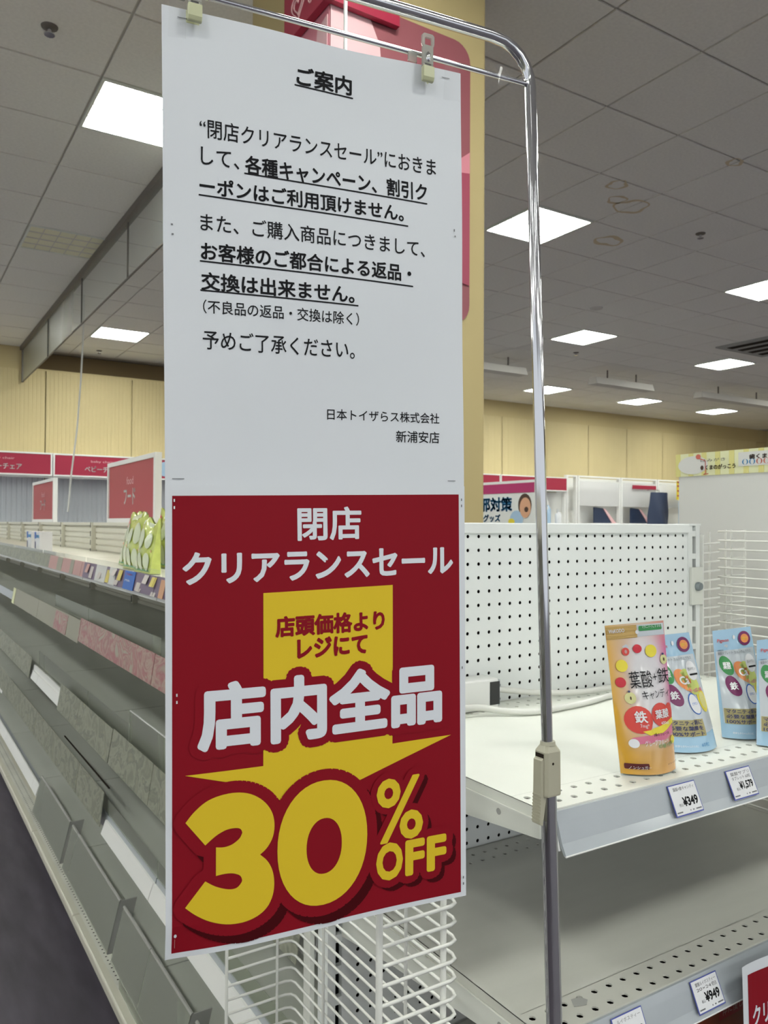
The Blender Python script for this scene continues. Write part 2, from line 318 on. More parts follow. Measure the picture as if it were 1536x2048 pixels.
SALE= {'red': [(0.0204, 0.0232), (0.9771, 0.0199), (0.9801, 0.9887), (0.0178, 0.9875)], 'white': [('t', '閉店', 0.024, 0.4009, 0.6166, 0.0482, 0.1244), ('t', 'クリアランスセール', 0.032, 0.0494, 0.9528, 0.1435, 0.2128)], 'dred': [('t', '店頭価格より', 0.042, 0.3267, 0.6954, 0.2897, 0.3366), ('t', 'レジにて', 0.045, 0.3954, 0.6337, 0.3414, 0.3875)], 'big': ('t', '店内全品', 0.043, 0.0903, 0.907, 0.4207, 0.5689), 'arrow': [(0.2904, 0.237), (0.7254, 0.2329), (0.7222, 0.6044), (0.9426, 0.6031), (0.4551, 0.7108), (0.3759, 0.7269), (0.2987, 0.6961), (0.1773, 0.6386), (0.0557, 0.6144), (0.2875, 0.6138)], 'three': [(0.0555, 0.7125), (0.0779, 0.6937), (0.1137, 0.674), (0.1559, 0.6642), (0.2049, 0.6624), (0.2483, 0.67), (0.286, 0.6881), (0.3114, 0.7131), (0.3209, 0.7409), (0.3164, 0.7692), (0.2984, 0.7915), (0.2763, 0.8042), (0.2984, 0.8203), (0.3142, 0.8423), (0.3206, 0.8699), (0.316, 0.8981), (0.2981, 0.9222), (0.2665, 0.9375), (0.2227, 0.9442), (0.1736, 0.9411), (0.1252, 0.9283), (0.0835, 0.9092), (0.0541, 0.8904), (0.1122, 0.8416), (0.1434, 0.8567), (0.1798, 0.8669), (0.2044, 0.8672), (0.2186, 0.8582), (0.2211, 0.8507), (0.2137, 0.841), (0.1922, 0.8342), (0.1677, 0.8327), (0.1434, 0.8338), (0.1436, 0.7732), (0.1678, 0.7754), (0.1923, 0.7719), (0.2139, 0.7614), (0.222, 0.7501), (0.217, 0.7421), (0.2016, 0.7381), (0.174, 0.7392), (0.1436, 0.7486), (0.1123, 0.7655)], 'zero': [(0.4774, 0.6639), (0.4764, 0.9448), (0.3304, 0.7977), (0.6312, 0.8069)], 'zeroi': [(0.4838, 0.7491), (0.4834, 0.8746), (0.4242, 0.8048), (0.5428, 0.8124)], 'pct': ('t', '%', 0.0, 0.6679, 0.8298, 0.6867, 0.8323), 'off': [('t', 'O', 0.045, 0.6637, 0.7603, 0.8342, 0.9234), ('t', 'F', 0.045, 0.7686, 0.8404, 0.8376, 0.9224), ('t', 'F', 0.045, 0.8482, 0.9217, 0.8376, 0.9225)]}
CANDY= {'text': [('k', 't', '葉酸', 0.0, 0.2697, 0.6502, 0.3231, 0.4353), ('k', 't', '+', 0.0, 0.6757, 0.7445, 0.3504, 0.3934), ('k', 't', '鉄', 0.0, 0.7685, 0.9797, 0.3182, 0.4189), ('k', 't', 'キャンディ', 0.0, 0.4326, 0.9432, 0.4528, 0.5116), ('w', 't', '鉄', 0.02, 0.2421, 0.423, 0.5807, 0.6584), ('w', 't', '7mg*', 0.0, 0.3035, 0.4278, 0.6651, 0.6948), ('w', 't', '葉酸', 0.02, 0.5735, 0.8639, 0.5837, 0.6426), ('w', 't', '400μg', 0.0, 0.6519, 0.8318, 0.6616, 0.6875), ('w', 't', 'WaKODO', 0.03, 0.0361, 0.3019, 0.0286, 0.0547), ('w', 't', 'マタニティにすすめる', 0.0, 0.6045, 0.9554, 0.0157, 0.0419), ('w', 't', 'ノンシュガー', 0.0, 0.0785, 0.3807, 0.9399, 0.9605), ('w', 't', 'グレープフルーツ', 0.0, 0.3255, 0.7556, 0.7714, 0.809), ('k', 't', '2種のフルーツ味', 0.0, 0.4908, 0.7994, 0.7296, 0.7498)], 'discs': [('red', 0.3099, 0.6393, 0.165), ('red', 0.7003, 0.6189, 0.14), ('red', 1.0109, 0.6136, 0.11), ('cherry', 0.1353, 0.3897, 0.062), ('cherry', 0.4873, 0.1753, 0.055), ('lemon', 0.1959, 0.2808, 0.075), ('lemon', 0.7203, 0.1986, 0.078), ('pinkfruit', 0.2966, 0.189, 0.05), ('apple', 0.2407, 0.4959, 0.07), ('apple', 0.9322, 0.2639, 0.06), ('pale', 0.1846, 0.7917, 0.055), ('lemon', 0.9041, 0.7971, 0.05)]}

# ================================================================ SETTING
X0, X1, Y0, Y1 = -9.0, 18.0, -10.0, 11.3
def structure(name, b, m, **k): return mk(name, b, m, kind='structure', **k)
structure('floor', B().box(X0 - .2, X1 + .2, Y0 - .2, Y1 + .7, -.1, 0), 'floor')
ceil = structure('ceiling', B().box(X0 - .2, X1 + .2, Y0 - .2, Y1 + .7, CZ + .012, CZ + .1), 'joint')
#structure('wall_west', B().box(X0 - .2, X0, Y0, Y1 + .5, 0, CZ), 'yellow')
structure('wall_east', B().box(X1, X1 + .2, Y0, Y1 + .5, 0, CZ), 'yellow')
#structure('wall_south', B().box(X0, X1, Y0 - .2, Y0, 0, CZ), 'yellow')
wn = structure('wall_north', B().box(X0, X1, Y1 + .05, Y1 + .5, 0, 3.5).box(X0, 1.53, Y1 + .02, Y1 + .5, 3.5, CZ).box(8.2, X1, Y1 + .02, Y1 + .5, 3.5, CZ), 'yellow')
mk('shaded_fascia', B().box(1.53, 8.2, Y1 + .3, Y1 + .5, 3.5, CZ), 'tan', wn, label='fascia above the ribbed panels, shade put into its brown colour')  # the band's shade is put into its dark brown colour
mk('wall_trim', B().box(X0, X1, Y1 - .002, Y1 + .05, 3.495, 3.52), 'yellow', wn)
def ribbed(x0, x1, z0, z1, y, pitch, amp):
    b = B(); n = max(2, int((x1 - x0) / pitch)); pts = []
    for i in range(n):
        a = x0 + (x1 - x0) * i / n; w = (x1 - x0) / n
        pts += [(a, y), (a + w * .55, y), (a + w * .7, y + amp), (a + w * .9, y + amp)]
    pts.append((x1, y)); k = 0
    for x, yy in pts: b.v += [(x, yy, z0), (x, yy, z1)]
    b.f = [(2 * i, 2 * i + 2, 2 * i + 3, 2 * i + 1) for i in range(len(pts) - 1)]
    return b
xs = [.695 + 1.125 * k for k in range(-6, 16)]
for a in xs:
    if a + 1.115 < X1:
        mk('wall_panel', ribbed(a + .006, a + 1.119, 2.40, 3.5, Y1, .05 if a < 8 else .14, .004 if a < 8 else .0015), 'yellow_panel', wn)
for a in xs[:12]:
    mk('grey_wall_panel', ribbed(a + .006, a + 1.119, .1, 2.395, Y1 + .01, .06, .006), 'grey_rib', wn)

# ceiling tiles, grid lines at x = .93 + .6 i, y = .62 + .6 j
RTv, UPv, FWv = Vector(RT), Vector(UP), Vector(FW)
def project(p):
    d = Vector(p) - Vector((0, 0, EYE)); z = d.dot(FWv)
    return (768 + 1595 * d.dot(RTv) / z, 1024 - 1595 * d.dot(UPv) / z, z) if z > .1 else (-9999, -9999, z)
LIGHTS = {}   # (i, j): lit?
for i, j in ((0, 6), (5, 6), (10, 6), (15, 6), (20, 6), (-5, 6), (-10, 6), (10, 10), (5, 10), (20, 10), (25, 10), (2, 15), (7, 15), (-3, 15), (-8, 15), (-5, 10), (-10, 10),
             (-10, 1), (-5, 1), (0, 1), (5, 1), (10, 1), (15, 1), (20, 1), (25, 1), (-10, -4), (-5, -4), (0, -4), (5, -4), (10, -4), (15, -4), (25, 6), (-10, -9), (-5, -9), (0, -9), (5, -9), (10, -9), (15, -9), (-5, -14), (0, -14), (5, -14), (10, -14), (-15, 6), (-15, 1), (-15, -4), (-15, 11)): LIGHTS[(i, j)] = True
LIGHTS[(0, 10)] = False
FREE = [(9.74, 6.64), (9.19, 9.6), (11.49, 9.6), (13.77, 9.6)]
tiles = []
for i in range(-16, 29):
    for j in range(-17, 19):
        x, y = .93 + .6 * i, .62 + .6 * j
        if (i, j) in LIGHTS or x + .6 > X1 + .3 or y + .6 > Y1 + .35: continue
        px_, py_, z = project((x + .3, y + .3, CZ)); vis = -150 < px_ < 1690 and -150 < py_ < 1100 and z > 0
        tiles.append((0 if vis else 1, z if vis else 99, x, y))
tiles.sort()
tb = B().box(.0075, .5925, .0075, .5925, 0, .010)
tmesh = None; rest = B()
for n, (k, z, x, y) in enumerate(tiles):
    if n < 300 and k == 0:
        if tmesh is None:
            o = mk('ceiling_tile', tb, 'ceiling', ceil); tmesh = o.data
            bv = None
        else:
            o = bpy.data.objects.new('ceiling_tile', tmesh); scene.collection.objects.link(o); o.parent = ceil
        o.location = (x, y, CZ)
    else: rest.box(x + .0075, x + .5925, y + .0075, y + .5925, CZ, CZ + .010)
mk('ceiling_tiles', rest, 'ceiling', ceil, kind='stuff')
def stain(cx, cy, rx, ry, t, seed):
    r = random.Random(seed); b = B(); n = 40; ph = [r.uniform(0, 6.28) for _ in range(4)]
    for k in range(n):
        a = 2 * math.pi * k / n; w = 1 + .07 * math.sin(3 * a + ph[0]) + .06 * math.sin(5 * a + ph[1]); tt = t * (1 + .5 * math.sin(2 * a + ph[2]))
        for q in (0, 1): b.v.append((cx + math.cos(a) * (rx * w - q * tt * 1.5), cy + math.sin(a) * (ry * w - q * tt * 1.5), CZ - .001))
    b.f = [(2 * k, 2 * ((k + 1) % n), 2 * ((k + 1) % n) + 1, 2 * k + 1) for k in range(n)]
    mk('water_stain', b, 'stain', ceil)
for a in ((4.93, 4.45, .13, .105, .022, 1), (4.53, 3.88, .13, .12, .016, 2), (4.35, 3.85, .07, .07, .012, 5), (4.16, 3.68, .075, .07, .012, 3), (4.52, 3.05, .06, .05, .012, 4)): stain(*a)

def ceiling_lamp(x, y, lit, label, proud=0.0, group=None):
    w = .585; z = CZ - proud; o = (x + .3, y + .3, z)
    t = thing('ceiling_lamp', label, 'ceiling light', o, group)
    a, b_ = x + .0075, y + .0075; r = .016
    mk('lamp_frame', B().box(a, a + w, b_, b_ + r, z - .006, z + .02).box(a, a + w, b_ + w - r, b_ + w, z - .006, z + .02).box(a, a + r, b_ + r, b_ + w - r, z - .006, z + .02).box(a + w - r, a + w, b_ + r, b_ + w - r, z - .006, z + .02), 'lamp_rim', t)
    mk('diffuser', B().box(a + r, a + w - r, b_ + r, b_ + w - r, z + .002, z + .008), 'lamp_on' if lit else 'lamp_off', t)
    near = math.hypot(x, y) < 9 and y > 0
    if near:
        lm = 'louvre' if lit else 'joint'; h = .02
        for k in (1, 2, 3):
            yy = b_ + w * k / 4; mk('louvre', B().prism([(a + r, yy - .004, z + .004), (a + r, yy + .004, z + .004), (a + r, yy, z - .006)], (w - 2 * r, 0, 0)), lm, t)
        for k in range(1, 5):
            xx = a + w * k / 5; mk('cross_louvre', B().box(xx - .002, xx + .002, b_ + r, b_ + w - r, z - .004, z + .003), lm, t)
    return t
LBL = {(0, 6): 'large lit square ceiling light at the left edge of the hanging notice', (5, 6): 'lit square ceiling light crossed by the chrome stand pole',
       (10, 6): 'lit square ceiling light cut off by the right edge of the photo', (10, 10): 'lit square ceiling light right of the chrome pole, below the ring water stains',
       (2, 15): 'small lit ceiling light seen under the smoke curtain glass', (0, 10): 'unlit yellowed square ceiling light left of the smoke curtain'}
for (i, j), lit in LIGHTS.items():
    lab = LBL.get((i, j)); ceiling_lamp(.93 + .6 * i, .62 + .6 * j, lit, lab or 'added lit square fluorescent ceiling light outside the frame of the photo', 0, None if lab else 'added ceiling lights out of view')  # lights without their own label are unseen, added to light the aisle
for (x, y), lab in zip(FREE, ('lit ceiling light at the far right, above the row of three farthest lights', 'far lit ceiling light touching the chrome pole near the yellow wall', 'far lit ceiling light, middle of the three nearest the yellow wall', 'far lit ceiling light, rightmost of the three nearest the yellow wall')):
    ceiling_lamp(x, y, True, lab, .012)

def sprinkler(x, y, label):
    t = thing('sprinkler_head', label, 'sprinkler', (x, y, CZ))
    mk('escutcheon', B().tube([(x, y, CZ), (x, y, CZ - .006), (x, y, CZ - .012)], [.038, .036, .018], 16), 'steel', t)
    mk('nozzle', B().tube([(x, y, CZ - .012), (x, y, CZ - .035), (x, y, CZ - .036), (x, y, CZ - .04)], [.010, .008, .024, .024], 12), 'chrome', t)
sprinkler(.629, 3.92, 'small sprinkler head in the ceiling at the upper left'); sprinkler(5.404, 3.944, 'dark sprinkler head in the ceiling right of the ring water stain')
sprinkler(7.776, 7.578, 'tiny far sprinkler head just below the second ceiling light right of the pole'); sprinkler(2.43, 11.0, 'tiny sprinkler head near the shaded fascia at left')
b = B(); x, y = 6.35, 5.9
o = thing('smoke_detector', 'flat grey ceiling sensor in the middle of the right ceiling', 'detector', (x, y, CZ))
mk('detector_body', B().tube([(x, y, CZ), (x, y, CZ - .01), (x, y, CZ - .02)], [.07, .065, .03], 16), 'joint', o)
t = thing('air_conditioner', 'dark ceiling cassette vent cut off by the right edge beside a light', 'vent', (9.6, 5.9, CZ))
mk('vent_frame', B().box(9.0, 10.0, 5.35, 6.35, CZ - .02, CZ - .002), 'void', t)
for k in range(4): mk('vent_slot', B().box(9.1 + k * .22, 9.2 + k * .22, 5.45, 6.25, CZ - .026, CZ - .02), 'dark', t)
# unlit strip lights hung below the ceiling
def strip_light(xa, xb, y, z, label):
    t = thing('hanging_strip_light', label, 'strip light', ((xa + xb) / 2, y, z))
    mk('housing', B().prism([(xa, y - .09, z), (xa, y + .09, z), (xa, y + .06, z + .1), (xa, y - .06, z + .1)], (xb - xa, 0, 0)), 'joint', t)
    for f in (.25, .75):
        xx = xa + (xb - xa) * f; mk('hanger_rod', B().tube([(xx, y, z + .1), (xx, y, CZ)], .012, 6), 'steel', t)
strip_light(8.75, 10.0, 8.2, 3.56, 'unlit grey strip light hanging left of centre in the right ceiling'); strip_light(11.1, 13.2, 8.15, 3.56, 'unlit grey strip light hanging at the right edge, longest of the three')
strip_light(6.4, 7.5, 8.3, 3.56, 'unlit grey strip light hanging between the column and the chrome pole')

# smoke curtain
t = thing('smoke_curtain', 'clear glass smoke curtain hanging from the ceiling above the left shelving', 'glass curtain', (1.53, 8, CZ))
mk('steel_channel', B().box(1.50, 1.56, 3.85, 11.3, CZ - .05, CZ), 'steel', t)
ys = [3.85, 4.7, 6.03, 7.65, 9.4, 11.25]
for a, b_ in zip(ys, ys[1:]): mk('glass_pane', B().box(1.526, 1.534, a + .004, b_ - .004, 3.32, CZ - .03), 'glass', t)
mk('edge_strip', B().box(1.52, 1.54, 11.25, 11.3, 3.32, CZ - .05), 'steel', t)
for y in ys[1:-1]: mk('pane_joint', B().box(1.524, 1.536, y - .004, y + .004, 3.32, CZ - .05), 'steel', t)
mk('bottom_edge', B().box(1.524, 1.536, 3.85, 11.25, 3.312, 3.322), 'steel', t)
pts = [Vector((1.70, 8.385, CZ)), Vector((1.69, 8.37, 3.3)), Vector((1.65, 8.25, 2.9)), Vector((1.60, 8.15, 2.4)), Vector((1.55, 8.15, 1.95)), Vector((1.52, 8.12, 1.6))]
mk('hanging_cable', B().tube(pts, .008, 6), 'cable', None, True, label='thin white cable hanging from the ceiling behind the left shelving', category='cable')

# column with pink graphics
t = thing('column', 'square cream column with pink and crimson wrap graphics behind the notice', 'column', (1.69, 2.85, 0))
cx0, cx1, cy0, cy1 = 1.549, 2.381, 2.9, 3.732
K = .86   # graphics were laid out for a larger column; K brings them to the real size
def fit(b): b.v = [(x * K, y * K, EYE + (z - EYE) * K) for x, y, z in b.v]; return b
mk('shaft', B().box(cx0 * K, cx1 * K, cy0 * K, cy1 * K, 0, CZ), 'cream', t, bevel=.010)
def rounded(u0, u1, v0, v1, r, n=6):
    pts = []
    for cu, cv, a0 in ((u1 - r, v1 - r, 0), (u0 + r, v1 - r, 90), (u0 + r, v0 + r, 180), (u1 - r, v0 + r, 270)):
        for k in range(n + 1):
            a = math.radians(a0 + 90 * k / n); pts.append((cu + r * math.cos(a), cv + r * math.sin(a)))
    return pts
def wrap_right(pts, off, m, name='graphic_patch'): mk(name, fit(B().prism([(p[0], cy0 - off, p[1]) for p in pts], (0, .003, 0))), m, t)
def wrap_left(pts, off, m, name='graphic_patch'): mk(name, fit(B().prism([(cx0 - off, p[0], p[1]) for p in pts], (.003, 0, 0))), m, t)
right_panel = [(cx0, 2.46)] + [p for p in rounded(1.6, 2.285, 2.42, 3.72, .09) if p[0] > 1.95] + [(cx0, 3.72)]
right_panel = [(cx0, 2.42)] + sorted([p for p in rounded(1.6, 2.285, 2.42, 3.72, .09) if p[0] > 2.1 and p[1] < 3], key=lambda p: (p[1], p[0])) + sorted([p for p in rounded(1.6, 2.285, 2.42, 3.72, .09) if p[0] > 2.1 and p[1] > 3], key=lambda p: (p[1], -p[0])) + [(cx0, 3.72)]
wrap_right(right_panel, .004, 'pink_shaded', 'graphic_panel')  # shade of the right face is put into this darker pink
wrap_right([(cx0, 3.0), (cx0 + .2, 3.15), (cx0 + .26, 3.35), (cx0 + .24, 3.56), (cx0 + .17, 3.70), (cx0, 3.70)], .007, 'pink_lt')
wrap_right([(2.282, 2.78), (2.282, 3.22), (2.15, 3.12), (2.05, 2.95), (2.15, 2.82)], .007, 'pink')
wrap_right([(2.28 - .22 * math.sin(a), 2.86 + .26 * math.cos(a)) for a in [math.pi * k / 14 for k in range(15)]], .010, 'pink_dk')
wrap_left([(cy0, 2.5), (3.50, 2.5), (3.53, 2.9), (3.48, 3.3), (3.42, 3.70), (cy0, 3.70)], .004, 'pink', 'graphic_panel')
wrap_left([(3.28, 3.2), (3.38, 3.68), (3.22, 3.68), (3.18, 3.2)], .007, 'pink_lt'); wrap_left([(cy0 + .02, 3.0), (cy0 + .16, 3.2), (cy0 + .10, 3.60), (cy0 + .01, 3.62)], .007, 'pink_lt')
# crimson heart sign wrapped around the column corner
t = thing('corner_sign', 'crimson sign with a pale heart outline wrapped round the column corner', 'sign', (1.33, 2.49, 3.35))
mk('left_board', fit(B().box(cx0 - .04, cx0 - .008, cy0 - .04, cy0 + .36, 3.65, 4.05)), 'red', t)
mk('right_board', fit(B().box(cx0 - .008, cx0 + .32, cy0 - .04, cy0 - .012, 3.65, 4.05)), 'red', t)
def heart(s, cy, cz): return [(cy + s * .055 * (16 * math.sin(a) ** 3) / 16, cz + s * .055 * (13 * math.cos(a) - 5 * math.cos(2 * a) - 2 * math.cos(3 * a) - math.cos(4 * a)) / 16) for a in [2 * math.pi * k / 36 for k in range(36)]]
for s in (1.15, .72): mk('heart_outline', fit(B().tube([(cx0 - .042, p[0], p[1]) for p in heart(s, cy0 + .215, 3.755)], .0035, 5, closed=True)), 'heart', t)
mk('heart_outline', fit(B().tube([(cx0 - .042, cy0 + .10 + .018 * math.cos(a), 3.745 + .04 * math.sin(a)) for a in [2 * math.pi * k / 20 for k in range(20)]], .003, 5, closed=True)), 'heart', t)
mk('sign_pole', B().tube([(1.08, 1.93, 1.5), (1.08, 1.93, 2.97)], .0055, 8), 'white', None, True, label='thin white pole standing on the shelving behind the notice', category='pole')

# ================================================================ FAR WALL DISPLAYS
def text_on(s, surf, u0, u1, v0, v1, m, parent, bold=0.0, off=.0008, name='lettering'):
    return print_on(name, text_in(s, bold, u0, u1, v0, v1), surf, off, m, parent)
def header(x0, x1, z0, z1, y, label, group, words=True, tint='red'):
    t = thing('header_sign', label, 'sign', ((x0 + x1) / 2, y, z0), group)
    r = .02
    mk('sign_frame', B().box(x0, x1, y, y + .02, z1 - r, z1).box(x0, x1, y, y + .02, z0, z0 + r).box(x0, x0 + r, y, y + .02, z0 + r, z1 - r).box(x1 - r, x1, y, y + .02, z0 + r, z1 - r).box(x0, x1, y + .02, Y1 - .01, z1 - .02, z1), 'white', t)
    mk('sign_face', B().box(x0 + r, x1 - r, y + .006, y + .016, z0 + r, z1 - r), tint, t)
    if words:
        s = plane_surf((x0, y + .006, z1), (x1 - x0, 0, 0), (0, 0, z0 - z1), (0, -1, 0))
        text_on('ベビーチェア', s, .325, .70, .50, .76, 'sign_white', t, .02); text_on('baby chair', s, .39, .63, .24, .37, 'pink_lt', t)
    return t
header(1.855, 3.05, 2.09, 2.385, 10.9, 'crimson baby chair header sign on the far wall, behind the larger food sign', None)
header(.65, 1.845, 2.09, 2.385, 10.9, 'crimson baby chair header sign on the far wall at the left edge', None)
t = header(3.06, 4.25, 2.09, 2.385, 10.9, 'crimson header sign with a pale blue dot touching the left edge of the notice', None, False)
s = plane_surf((3.06, 10.906, 2.385), (1.19, 0, 0), (0, 0, -.295), (0, -1, 0)); print_on('blue_dot', disc2(.20, .5, .085, .34), s, .002, 'blue_lt', t)
header(8.0, 9.32, 2.13, 2.395, 10.9, 'crimson header sign on the far wall directly right of the column', None, False); header(9.33, 10.97, 2.13, 2.395, 10.9, 'crimson header sign on the far wall right of the chrome pole', None, False)
# white wall display bays under the headers
def wall_bay(x0, x1, zt, label, n=3, group=None, back=True):
    t = thing('wall_display_bay', label, 'shelving', ((x0 + x1) / 2, 11.0, 0), group)
    for x in (x0 + .02, x1 - .02): mk('post', B().box(x - .02, x + .02, 10.93, 11.0, 0, zt), 'white', t)
    if back: mk('back_board', B().box(x0, x1 + .02, 11.2, 11.22, .1, zt), 'white', t)
    mk('top_rail', B().box(x0, x1, 10.93, 11.0, zt, zt + .03), 'white', t)
    for k in range(n): mk('shelf', B().box(x0 + .04, x1 - .04, 10.9, 11.2, .25 + k * .42, .28 + k * .42), 'white', t)
    return t
wall_bay(8.0, 10.96, 2.12, 'white wall display bay under the crimson headers right of the column', 4)
wall_bay(.65, 1.85, 2.07, 'white wall display bay under the baby chair header at the left edge', back=False); wall_bay(1.86, 3.05, 2.07, 'white wall display bay under the baby chair header right of the small food sign', back=False)
for k, (a, b_) in enumerate(((10.98, 11.26), (11.28, 12.46), (12.48, 13.56), (13.58, 14.9))):
    t = wall_bay(a, b_, 2.42, ('narrow white wall bay right of the crimson header', 'white wall display bay holding the left navy card', 'white wall display bay holding the right navy card and navy bag', 'white wall bay behind the yellow sale tag')[k], 4)
    if k: mk('clear_cover', B().box(a + .04, b_ - .04, 10.94, 10.945, 1.87, 2.35), 'milky', t)
def navy_card(x, label):
    t = thing('navy_display_card', label, 'card', (x, 10.97, 1.54))
    mk('card', B().prism([(x - .18, 10.97, 1.541), (x + .3, 10.97, 1.541), (x + .05, 10.97, 1.83), (x - .18, 10.97, 1.85)], (0, .04, 0)), 'navy', t)
    mk('card_stripe', B().prism([(x + .3, 10.96, 1.541), (x + .42, 10.96, 1.541), (x + .12, 10.96, 1.81), (x + .05, 10.96, 1.83)], (0, .03, 0)), 'pink_lt', t)
navy_card(11.95, 'navy wedge shaped card on the far wall display, left of two'); navy_card(13.0, 'navy wedge shaped card on the far wall display, right of two')
t = thing('garment_bag', 'dark navy hanging bag on the far wall display below a red strip', 'bag', (13.15, 10.6, 1.5))
b = B(); b.grid(lambda u, v: (12.85 + .62 * u + .1 * v * (1 - u), 10.6 - .14 * math.sin(math.pi * u) * (1 - .3 * v) + .02 * math.sin(9 * u + 5 * v), 1.5 + .66 * v), 12, 10); b.grid(lambda u, v: (12.85 + .62 * u + .1 * v * (1 - u), 10.6 + .05 * math.sin(math.pi * u), 1.5 + .66 * v), 6, 6)
mk('bag_body', b, 'navy', t, True); mk('hanger_hook', B().tube([(13.2, 10.6, 2.15), (13.2, 10.6, 2.20), (13.2, 10.74, 2.215), (13.2, 10.89, 2.215)], .008, 6), 'chrome', t)
t = thing('red_strip_sign', 'small red strip sign above the navy hanging bag', 'sign', (13.18, 10.85, 2.23)); mk('strip', B().box(12.8, 13.5, 10.905, 10.925, 2.235, 2.31), 'red', t)
t = thing('sale_tag', 'yellow and red vertical tag at the left edge of the pale board', 'tag', (14.0, 10.7, 1.5)); mk('tag_face', B().box(13.9, 14.2, 10.7, 10.72, 2.03, 2.42), 'lemon', t)
for z in (2.1, 2.2, 2.3, 2.38): mk('tag_print', B().box(13.9, 14.1, 10.69, 10.70, z, z + .03), 'red', t)
mk('tag_post', B().box(14.02, 14.06, 10.72, 10.76, 0, 2.2), 'white', t); mk('tag_base', B().box(13.95, 14.3, 10.70, 10.71, 1.5, 2.0), 'blue_lt', t)
# bottles on a low rack
t = thing('low_rack', 'low white rack behind the peg board holding pale blue bottles', 'shelving', (6.8, 7.1, 0))
for x in (6.35, 7.25):
    for y in (6.95, 7.25): mk('leg', B().box(x - .015, x + .015, y - .015, y + .015, 0, 1.5), 'white', t)
mk('rack_top', B().box(6.32, 7.28, 6.92, 7.28, 1.5, 1.52), 'white', t); mk('rack_shelf', B().box(6.32, 7.28, 6.92, 7.28, .6, .62), 'white', t)
for k, (x, y, h, lb, m) in enumerate(((6.70, 7.0, .20, 'tall pale blue bottle next to the chrome pole, left of three', 'blue_lt'), (6.79, 7.08, .27, 'tallest pale blue bottle, middle of the three behind the peg board', 'blue_lt'), (6.89, 7.0, .17, 'short white capped bottle, right of the three behind the peg board', 'pale'))):
    t = thing('bottle', lb, 'bottle', (x, y, 1.52), 'bottles behind the peg board')
    mk('bottle_body', B().tube([(x, y, 1.52), (x, y, 1.525 + h * .6), (x, y, 1.52 + h * .75), (x, y, 1.52 + h * .8)], [.04, .04, .02, .015], 12), m, t, True)
    mk('cap', B().tube([(x, y, 1.52 + h * .8), (x, y, 1.52 + h)], .018, 10), 'white', t)
# cold remedy sign (faces -x), stands in the aisle behind the column
t = thing('remedy_sign', 'white board with magenta band, blue writing and a child sneezing, right of the column', 'sign', (5.3, 6.5, 1.5))
s = plane_surf((5.3, 7.3, 1.935), (0, -1.6, 0), (0, 0, -.435), (-1, 0, 0))
mk('board', B().box(5.3, 5.33, 5.7, 7.3, 1.5, 1.935), 'sign_white', t); mk('post', B().box(5.30, 5.34, 6.4, 6.44, .0, 1.5), 'white', t); mk('post', B().box(5.30, 5.34, 5.8, 5.84, .0, 1.5), 'white', t)
print_on('magenta_band', rect2(0, 1, .06, .28), s, .003, 'magenta', t)
text_on('風邪対策', s, .38, .80, .36, .70, 'sign_blue', t, .04, .003); text_on('グッズ', s, .52, .69, .76, .94, 'sign_blue', t, .04, .003)
print_on('figure_print', disc2(.915, .56, .06, .26), s, .003, 'brown', t); print_on('figure_print', disc2(.92, .62, .05, .23), s, .004, 'skin', t); print_on('figure_print', disc2(.93, .66, .018, .06), s, .005, 'brown', t)
print_on('figure_print', disc2(.84, .88, .06, .2), s, .0035, 'blue_lt', t); print_on('figure_print', disc2(.795, .93, .03, .07), s, .0045, 'lemon', t)

